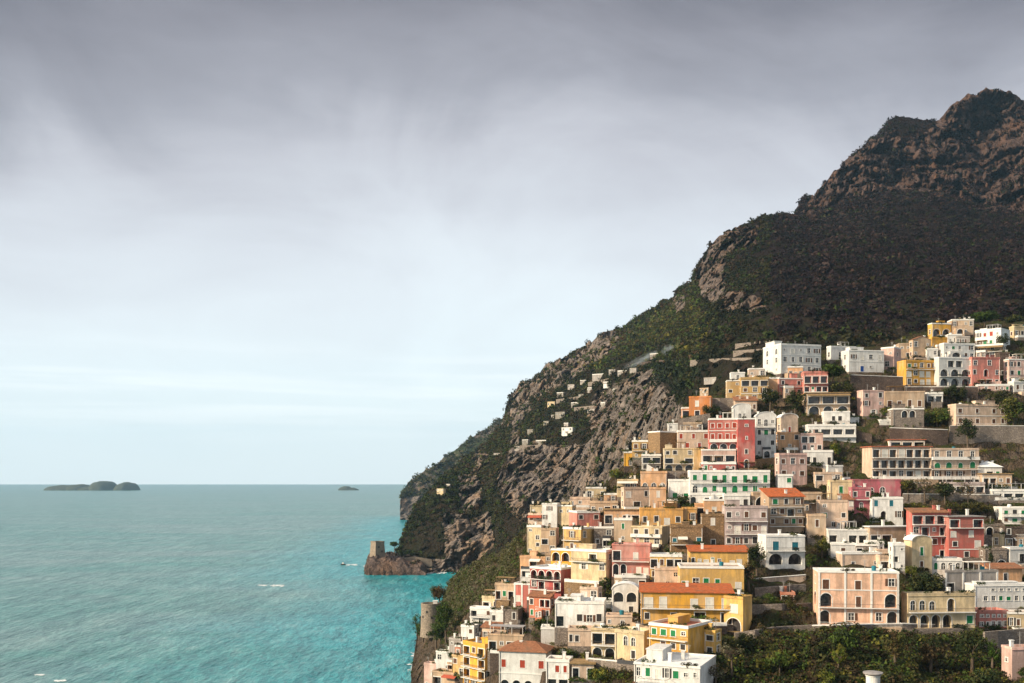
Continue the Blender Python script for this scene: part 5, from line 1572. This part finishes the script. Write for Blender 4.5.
tree('dark tangle of shrubs between the cream cube house and the pilastered hall', 925, 594, 22, 40, 'hedge', DK, cat='bush', dens=2)
tree('yellow-green shrub at the foot of the cream cube house', 911, 577, 14, 14, 'bush', LIME, cat='bush')
tree('slender dark cypress right of the coral-red wing', 990, 571, 24, 7, 'cypress', DK)
tree('reddish leafless tree on the seaward tip above the round tower', 440, 604, 20, 22, 'round', RED)
tree('tall green pine standing right of the round tower', 446, 640, 42, 20, 'round', PINE, dens=1.8, dY=-9)
tree('second green pine on the cliff just below the round tower', 436, 646, 26, 20, 'round', PINE, dY=-12)
tree('windblown pine leaning out over the sea left of the round tower', 417, 634, 22, 14, 'bush', PINE, dY=-9)
tree('low pine hanging on the cliff under the round tower', 423, 640, 18, 18, 'bush', PINE, dY=-12)
tree('dark green tree at the foot of the narrow crimson house', 519, 620, 15, 14, 'round', [GREEN, DARK])
tree('creeper-covered hedge under the salmon terrace house', 545, 632, 14, 30, 'hedge', [GREEN, DARK, OLIVE], cat='hedge')
tree('hedge trained along the top of the white garden house', 560, 630, 9, 24, 'hedge', [DARK, GREEN], cat='hedge', dY=-3)
tree('green hedge behind the brown hipped roof', 567, 661, 13, 24, 'hedge', [GREEN, DARK, OLIVE], cat='hedge')
tree('leafy bush below the two tall arches of the cream house', 600, 682, 16, 34, 'hedge', [GREEN, OLIVE, YEL], cat='bush')
tree('small tree between the salmon pink house and the roof-terrace house', 604, 596, 22, 13, 'round', [GREEN, DARK])
tree('vine-covered pergola strip under the long yellow palazzo', 700, 624, 9, 50, 'hedge', [(.06, .10, .02), GREEN, OLIVE], cat='vine', dY=-7)
tree('bare silvery tree beside the narrow yellow stair tower', 732, 671, 28, 28, 'bare', [GREY, BROWN])
tree('second bare brown tree lower down beside the bleached flat roof', 716, 690, 26, 26, 'bare', [BROWN, GREY])
tree('dark evergreen on the terrace wall left of the thicket', 745, 652, 20, 24, 'round', DK)
tree('sunny lime-green tree in the middle of the thicket', 838, 672, 30, 16, 'round', LIME)
tree('lime-green bush left of the white chimney in the thicket', 826, 690, 22, 22, 'bush', LIME)
tree('tawny tree directly under the peach palazzo corner', 896, 668, 40, 26, 'round', [OLIVE, (.09, .065, .03), BROWN], dens=1.3)
tree('deep green tree under the left end of the peach palazzo', 846, 654, 26, 34, 'round', [GREEN, DARK], dens=1.4)
tree('dark green tree below the pale yellow arched house', 972, 670, 42, 30, 'round', DK, dens=1.4)
tree('bright green tree at the right end of the thicket', 992, 672, 34, 14, 'round', [GREEN, (.05, .085, .016)])
tree('brown thorny tree below the arched windows of the pale yellow house', 930, 675, 40, 30, 'round', [BROWN, (.05, .035, .02), DARK], dens=1.3)
tree('olive tree on the lowest terrace left of the lime-green bush', 780, 672, 22, 30, 'round', [OLIVE, GREEN, YEL], dens=1.2)
tree('dusky tree at the bottom right corner under the pink arch house', 985, 694, 26, 30, 'round', DK)
tree('round olive bush on the garden terraces below the teal-door house', 770, 604, 11, 16, 'bush', [OLIVE, GREEN])
tree('rust-brown bush on the garden terraces below the teal-door house', 792, 610, 11, 18, 'bush', [BROWN, OLIVE])
tree('bright green strip of herbs on the garden terrace', 779, 604, 4, 36, 'hedge', [(.09, .12, .02), YEL], cat='hedge')
tree('leafy shrub on the ridge beside the pale villa', 611, 503, 11, 14, 'bush', [YEL, GREEN])
tree('dark shrub on the ridge above the grey-roofed house', 604, 500, 10, 18, 'bush', DK)
tree('green shrub at the left edge of the spur under the yellow house', 616, 480, 12, 14, 'bush', LIME)
tree('dark tree beside the white pavilion', 968, 446, 28, 24, 'round', DK)
tree('row of dark garden trees below the double-arched white house', 955, 398, 12, 40, 'hedge', DK, cat='tree')
tree('olive shrubs below the deep pink house terrace', 1000, 402, 12, 34, 'hedge', [OLIVE, DARK], cat='bush')
tree('bush at the right end of the vaulted stone house', 886, 416, 9, 12, 'bush', LIME)
tree('dark pine behind the dark unplastered house', 1004, 352, 20, 14, 'round', DK)
tree('shaded trees under the broad umbrella pine', 842, 395, 16, 26, 'bush', DK, cat='tree')
# ---------------------------------------------------------------- walls, towers, boats


def wall_line(label, pts, hp, mat='gs', D=None, thick=0.7, name='retaining_wall', cat='wall', sink=3.0, cap=None, dY=-0.6):
    D = D or DV
    base = []
    for a, b in zip(pts[:-1], pts[1:]):
        n = max(1, int(abs(b[0] - a[0]) / 6))
        base += [(a[0] + (b[0] - a[0]) * k / n, a[1] + (b[1] - a[1]) * k / n) for k in range(n)]
    base.append(pts[-1])
    ds = [ground(x, y, D) + dY for x, y in base]
    ds = [np.mean(ds[max(0, i - 2):i + 3]) for i in range(len(ds))]
    W_ = [P(x, y, d) for (x, y), d in zip(base, ds)]
    o = W_[0].copy()
    m = MB(); c = MB()
    for i in range(len(W_) - 1):
        a, b = W_[i] - o, W_[i + 1] - o
        ha, hb = hp * ds[i] / F, hp * ds[i + 1] / F
        t = Vector((b.y - a.y, -(b.x - a.x), 0)).normalized() * -thick
        up = Vector((0, 0, 1))
        f0, f1, f2, f3 = a - up * sink, b - up * sink, b + up * hb, a + up * ha
        m.poly((f0, f1, f2, f3)); m.poly((f3, f2, f2 + t, f3 + t)); m.poly((f1 + t, f0 + t, f3 + t, f2 + t))
        if i == 0: m.poly((f0 + t, f0, f3, f3 + t))
        if i == len(W_) - 2: m.poly((f1, f1 + t, f2 + t, f2))
        if cap:
            e = t.normalized() * 0.12
            k0, k1 = f3 - e + up * .003, f2 - e + up * .003
            k2, k3 = f2 + t + e + up * .003, f3 + t + e + up * .003
            u2 = up * cap
            c.poly((k0 + u2, k1 + u2, k2 + u2, k3 + u2)); c.poly((k0, k1, k1 + u2, k0 + u2)); c.poly((k2, k3, k3 + u2, k2 + u2))
    root = empty(name, o)
    tag(root, label, cat)
    m.build('masonry', M(mat), root)
    if cap: c.build('coping', M('trim'), root)
    return root


wall_line('dark retaining wall under the blue-door villa', [(851, 390), (903, 392)], 15, 'ds', cap=.2)
wall_line('long terrace wall with pale coping above the terraced hotel', [(890, 440), (948, 442)], 12, 'ds', cap=.25)
wall_line('high stone wall below the five-window cream house', [(950, 441), (1036, 441)], 15, 'gs', cap=.2)
wall_line('stone wall along the terrace below the amber apartment house', [(905, 396), (978, 396)], 9, 'ds', cap=.2)
wall_line('rubble wall below the garden-side thicket terrace', [(735, 640), (775, 634), (812, 632)], 7, 'gs')
wall_line('stepped stone wall of the upper garden terrace', [(755, 594), (806, 590)], 6, 'gs')
wall_line('stone wall of the middle garden terrace', [(752, 611), (812, 609)], 6, 'gs')
wall_line('pale lane parapet climbing below the teal-door house', [(756, 582), (806, 578)], 3, 'cp', cap=.15)
wall_line('stone foundation wall of the peach palazzo garden', [(812, 632), (905, 630), (976, 632)], 6, 'gs', cap=.2)
wall_line('brown buttress wall at the right edge of the thicket', [(985, 652), (1036, 648)], 20, 'gs')
wall_line('terrace wall with railing bushes above the coral-red house', [(903, 499), (1000, 500)], 5, 'gs', cap=.2)
wall_line('low white wall in front of the terraced hotel', [(866, 484), (930, 486)], 3, 'cp', cap=.15)
wall_line('stone wall behind the crimson hotel roof terrace', [(678, 432), (710, 426)], 13, 'gs')
wall_line('garden wall above the long white terrace house', [(852, 440), (872, 444)], 10, 'ds')
wall_line('rubble wall between the ochre house and the white chapel', [(712, 412), (735, 412)], 14, 'gs')
wall_line('brown bank wall under the white house with a round vaulted top', [(738, 470), (778, 466)], 9, 'br')
wall_line('terrace wall under the cream arcade house', [(588, 668), (632, 672)], 9, 'gs', cap=.2)
wall_line('tan lane wall left of the lower yellow house', [(630, 628), (652, 634)], 6, 'ta')
wall_line('white terrace parapet below the crimson arcade house', [(572, 602), (610, 606)], 6, 'gs', cap=.15)
wall_line('pale roadside parapet on the slope left of the long white hotel', [(690, 362), (722, 360), (762, 359)], 1.8, 'gs', D=DM, thick=.5, dY=-2)
wall_line('roadside wall rounding the wooded gully above the orange cliff', [(628, 366), (660, 362), (690, 362)], 2.0, 'ds', D=DM, thick=.5, dY=-2)
wall_line('upper stone terrace wall in the scrub left of the long white hotel', [(735, 346), (775, 342)], 2.2, 'gs', D=DM, thick=.5, dY=-2)
wall_line('lower stone terrace wall in the scrub left of the long white hotel', [(733, 353), (772, 350)], 2.2, 'gs', D=DM, thick=.5, dY=-2)
wall_line('ruined sea wall with gaps beside the square tower', [(398, 563), (415, 561), (432, 564)], 4.5, 'tower', D=DM, dY=-3)


def square_tower():
    d = 898.0
    b = P(377.5, 557.5, d)
    r = empty('watchtower', b, math.radians(38))
    tag(r, 'square tapering stone watchtower on the sea rocks below the promontory', 'tower')
    m = MB(); s0, s1, h = 5.5, 4.4, 13.6
    B = [(-s0, -s0), (s0, -s0), (s0, s0), (-s0, s0)]; T = [(-s1, -s1), (s1, -s1), (s1, s1), (-s1, s1)]
    for i in range(4):
        j = (i + 1) % 4
        m.poly(((*B[i], -4), (*B[j], -4), (*T[j], h), (*T[i], h)))
    m.poly([(*p, h) for p in T])
    w_ = m.build('wall', M('tower'), r)
    q = MB()
    q.box(-s1 - .2, s1 + .2, -s1 - .2, -s1 + .5, h + .002, h + 1.1); q.box(-s1 - .2, s1 + .2, s1 - .5, s1 + .2, h + .002, h + 1.1)
    q.box(-s1 - .2, -s1 + .5, -s1 + .501, s1 - .501, h + .002, h + 1.1); q.box(s1 - .5, s1 + .2, -s1 + .501, s1 - .501, h + .002, h + 1.1)
    q.build('parapet', M('tower'), r)
    for k, (xx, zz) in enumerate(((-1.5, 9), (1.6, 5))):
        q = MB(); q.box(xx - .5, xx + .5, -s0 + .1, -s0 + .9, zz, zz + 1.5); q.build('window', M('sh_k'), r)


square_tower()


def round_tower():
    d = min(ground(430.5, 627, DV), ground(436, 630, DV)) + 3.0
    b = P(430.5, 627, d)
    r = empty('round_tower', b)
    tag(r, 'round grey stone tower on the cliff above the turquoise water', 'tower')
    m = MB(); R = 9.3 * d / F; hh = 24.0 * d / F
    m.lathe([(R * 1.12, -4), (R * 1.05, 0), (R, hh - 1.6), (R * 1.03, hh - 1.6), (R * 1.03, hh), (R * .86, hh), (R * .86, hh - .9), (0, hh - .9)], 32)
    m.build('wall', M('tower'), r)
    for a, z in ((-1.9, 6.4), (-1.35, 4.0), (-2.4, 4.2)):
        q = MB(); cx_, cy_ = math.cos(a) * R * 1.02, math.sin(a) * R * 1.02
        q.box(-.35, .35, -.12, .3, 0, 1.0); q.build('window', M('sh_k'), r, (cx_, cy_, z), a + math.pi / 2)
    q = MB(); q.box(1.2, 3.0, -1.3, 1.3, hh - .88, hh + .8); q.box(1.0, 3.2, -1.5, 1.5, hh + .801, hh + 1.0); q.build('roof_room', M('sw'), r)


round_tower()

d = ground(873, 690, DV) - 4
r = empty('chimney_post', P(873, 692, d)); tag(r, 'round white pillar with a flat grey cap rising from the thicket', 'pillar')
m = MB(); m.lathe([(1.35, -3), (1.35, 3.2), (1.5, 3.3), (1.5, 3.45), (0, 3.45)], 20); m.build('shaft', M('sw'), r)
m = MB(); m.lathe([(1.4, 3.46), (1.95, 3.75), (1.95, 4.0), (0.3, 4.25), (0, 4.25)], 20); m.build('cap', M('grey'), r)

# boats and their wakes
FOAM = plain('sea_foam', (0.72, 0.76, 0.76), 0.8, 0.2, 0.2)


def boat(label, x, y, L, rz):
    dd = ZC / ((y - HY) / F)
    p = P(x, y, dd); p.z = 0
    r = empty('motorboat', p, rz); tag(r, label, 'boat')
    m = MB(); n = 8
    sec = []
    for i in range(n + 1):
        u = i / n; w_ = L * .17 * (1 - max(0, (u - .55) / .45) ** 2); xx = (u - .5) * L
        sec.append([(xx, -w_, 1.0 + u * .4), (xx, -w_ * .7, -.3), (xx, w_ * .7, -.3), (xx, w_, 1.0 + u * .4)])
    for a, b in zip(sec[:-1], sec[1:]):
        for j in range(3): m.poly((a[j], a[j + 1], b[j + 1], b[j]))
        m.poly((a[3], a[0], b[0], b[3]))
    m.poly(sec[0])
    m.build('hull', M('sh_k'), r)
    m = MB(); m.box(-L * .15, L * .15, -L * .1, L * .1, 1.1, 2.4); m.box(-L * .18, L * .17, -L * .11, L * .11, 2.401, 2.5); m.build('cabin', M('trim'), r)


def foam(name, x0, x1, y, wpx, seed):
    """broken strip of white water lying on the sea"""
    m = MB(); rr = random.Random(seed)
    for k in range(int((x1 - x0) * 3)):
        x = rr.uniform(x0, x1); yy = y + rr.gauss(0, wpx * .3)
        dd = ZC / ((yy - HY) / F); c = P(x, yy, dd)
        a, b = rr.uniform(.5, 2.2) * dd / 900, rr.uniform(.8, 2.4) * dd / 900
        m.poly([(c.x + a * math.cos(t_) * rr.uniform(.6, 1.2), c.y + b * math.sin(t_) * rr.uniform(.6, 1.2), .12 + k * .0006) for t_ in np.linspace(0, 5.6, 8)])
    tag(m.build(name, FOAM), kind='stuff')


boat('small dark motorboat trailing white foam off the tower rocks', 343, 565, 5, math.pi * .96)
foam('wake_foam', 346, 356, 565, 1.2, 1)
foam('sea_foam', 258, 266, 585.4, .8, 2); foam('sea_foam', 271, 284, 585.8, 1.6, 3)
foam('sea_foam', 366, 402, 571.6, 1.0, 4); foam('sea_foam', 402, 446, 573.0, 1.1, 5)
foam('sea_foam', 408, 416, 668, 7, 6); foam('sea_foam', 411, 418, 655, 4, 9); foam('sea_foam', 364, 368, 566, 2, 10); foam('sea_foam', 55, 66, 681, 1.4, 7); foam('sea_foam', 35, 44, 675, .9, 8)


# thin smoke rising from a garden fire on the far slope
t = bpy.data.materials.new('fire_smoke'); t.use_nodes = True
for n_ in list(t.node_tree.nodes):
    if n_.type == 'BSDF_PRINCIPLED': t.node_tree.nodes.remove(n_)
pv = t.node_tree.nodes.new('ShaderNodeVolumePrincipled'); pv.inputs['Color'].default_value = (.82, .93, 1, 1); pv.inputs['Anisotropy'].default_value = .2
tcn = t.node_tree.nodes.new('ShaderNodeTexCoord'); nz = t.node_tree.nodes.new('ShaderNodeTexNoise'); nz.inputs['Scale'].default_value = 2.2; nz.inputs['Detail'].default_value = 3
ln = t.node_tree.nodes.new('ShaderNodeVectorMath'); ln.operation = 'LENGTH'
rmp = t.node_tree.nodes.new('ShaderNodeMapRange'); rmp.inputs[1].default_value = 1.0; rmp.inputs[2].default_value = 0.15; rmp.inputs[3].default_value = 0.0; rmp.inputs[4].default_value = 0.16
nm = t.node_tree.nodes.new('ShaderNodeMapRange'); nm.inputs[1].default_value = 0.38; nm.inputs[2].default_value = 0.68
mm = t.node_tree.nodes.new('ShaderNodeMath'); mm.operation = 'MULTIPLY'
L_ = t.node_tree.links.new
L_(tcn.outputs['Object'], nz.inputs['Vector']); L_(tcn.outputs['Object'], ln.inputs[0]); L_(ln.outputs['Value'], rmp.inputs[0]); L_(nz.outputs['Fac'], nm.inputs[0])
L_(rmp.outputs[0], mm.inputs[0]); L_(nm.outputs[0], mm.inputs[1]); L_(mm.outputs[0], pv.inputs['Density']); L_(pv.outputs[0], t.node_tree.nodes['Material Output'].inputs['Volume'])
for (x_, y_, rx_, rz2, tilt) in ((669, 350, 9, 6.5, .25), (645, 359, 26, 5.5, .42)):
    m = MB(); d = ground(x_, y_, DM) - 14
    m.lathe([(math.sin(k * math.pi / 10), -math.cos(k * math.pi / 10)) for k in range(11)], 18)
    o = m.build('smoke', t, None, P(x_, y_, d)); k_ = d / F
    o.scale = (rx_ * k_, 9, rz2 * k_); o.rotation_euler = (0, -tilt, 0); tag(o, kind='stuff')

for lb_, pts_, h_ in (('stone terrace wall under the uppermost row of the far hamlet', [(588, 384), (618, 378)], 1.6), ('stone terrace wall through the middle of the far hamlet', [(556, 401), (592, 396)], 1.6),
                      ('stone terrace wall below the lowest row of the far hamlet', [(520, 447), (552, 446)], 1.6), ('stone terrace wall right of the middle of the far hamlet', [(574, 409), (604, 406)], 1.6)):
    wall_line(lb_, pts_, h_, 'gs', D=DM, thick=.5, dY=-2)
# ---------------------------------------------------------------- sea air
t = bpy.data.materials.new('sea_haze'); t.use_nodes = True
for n in list(t.node_tree.nodes):
    if n.type == 'BSDF_PRINCIPLED': t.node_tree.nodes.remove(n)
pv = t.node_tree.nodes.new('ShaderNodeVolumePrincipled')
pv.inputs['Color'].default_value = (0.42, 0.72, 1.0, 1)
pv.inputs['Density'].default_value = 3.8e-5
pv.inputs['Anisotropy'].default_value = 0.1
t.node_tree.links.new(pv.outputs[0], t.node_tree.nodes['Material Output'].inputs['Volume'])
m = MB(); m.box(-15900, 15900, -15900, 15900, -260, 900)
tag(m.build('haze', t), kind='stuff')
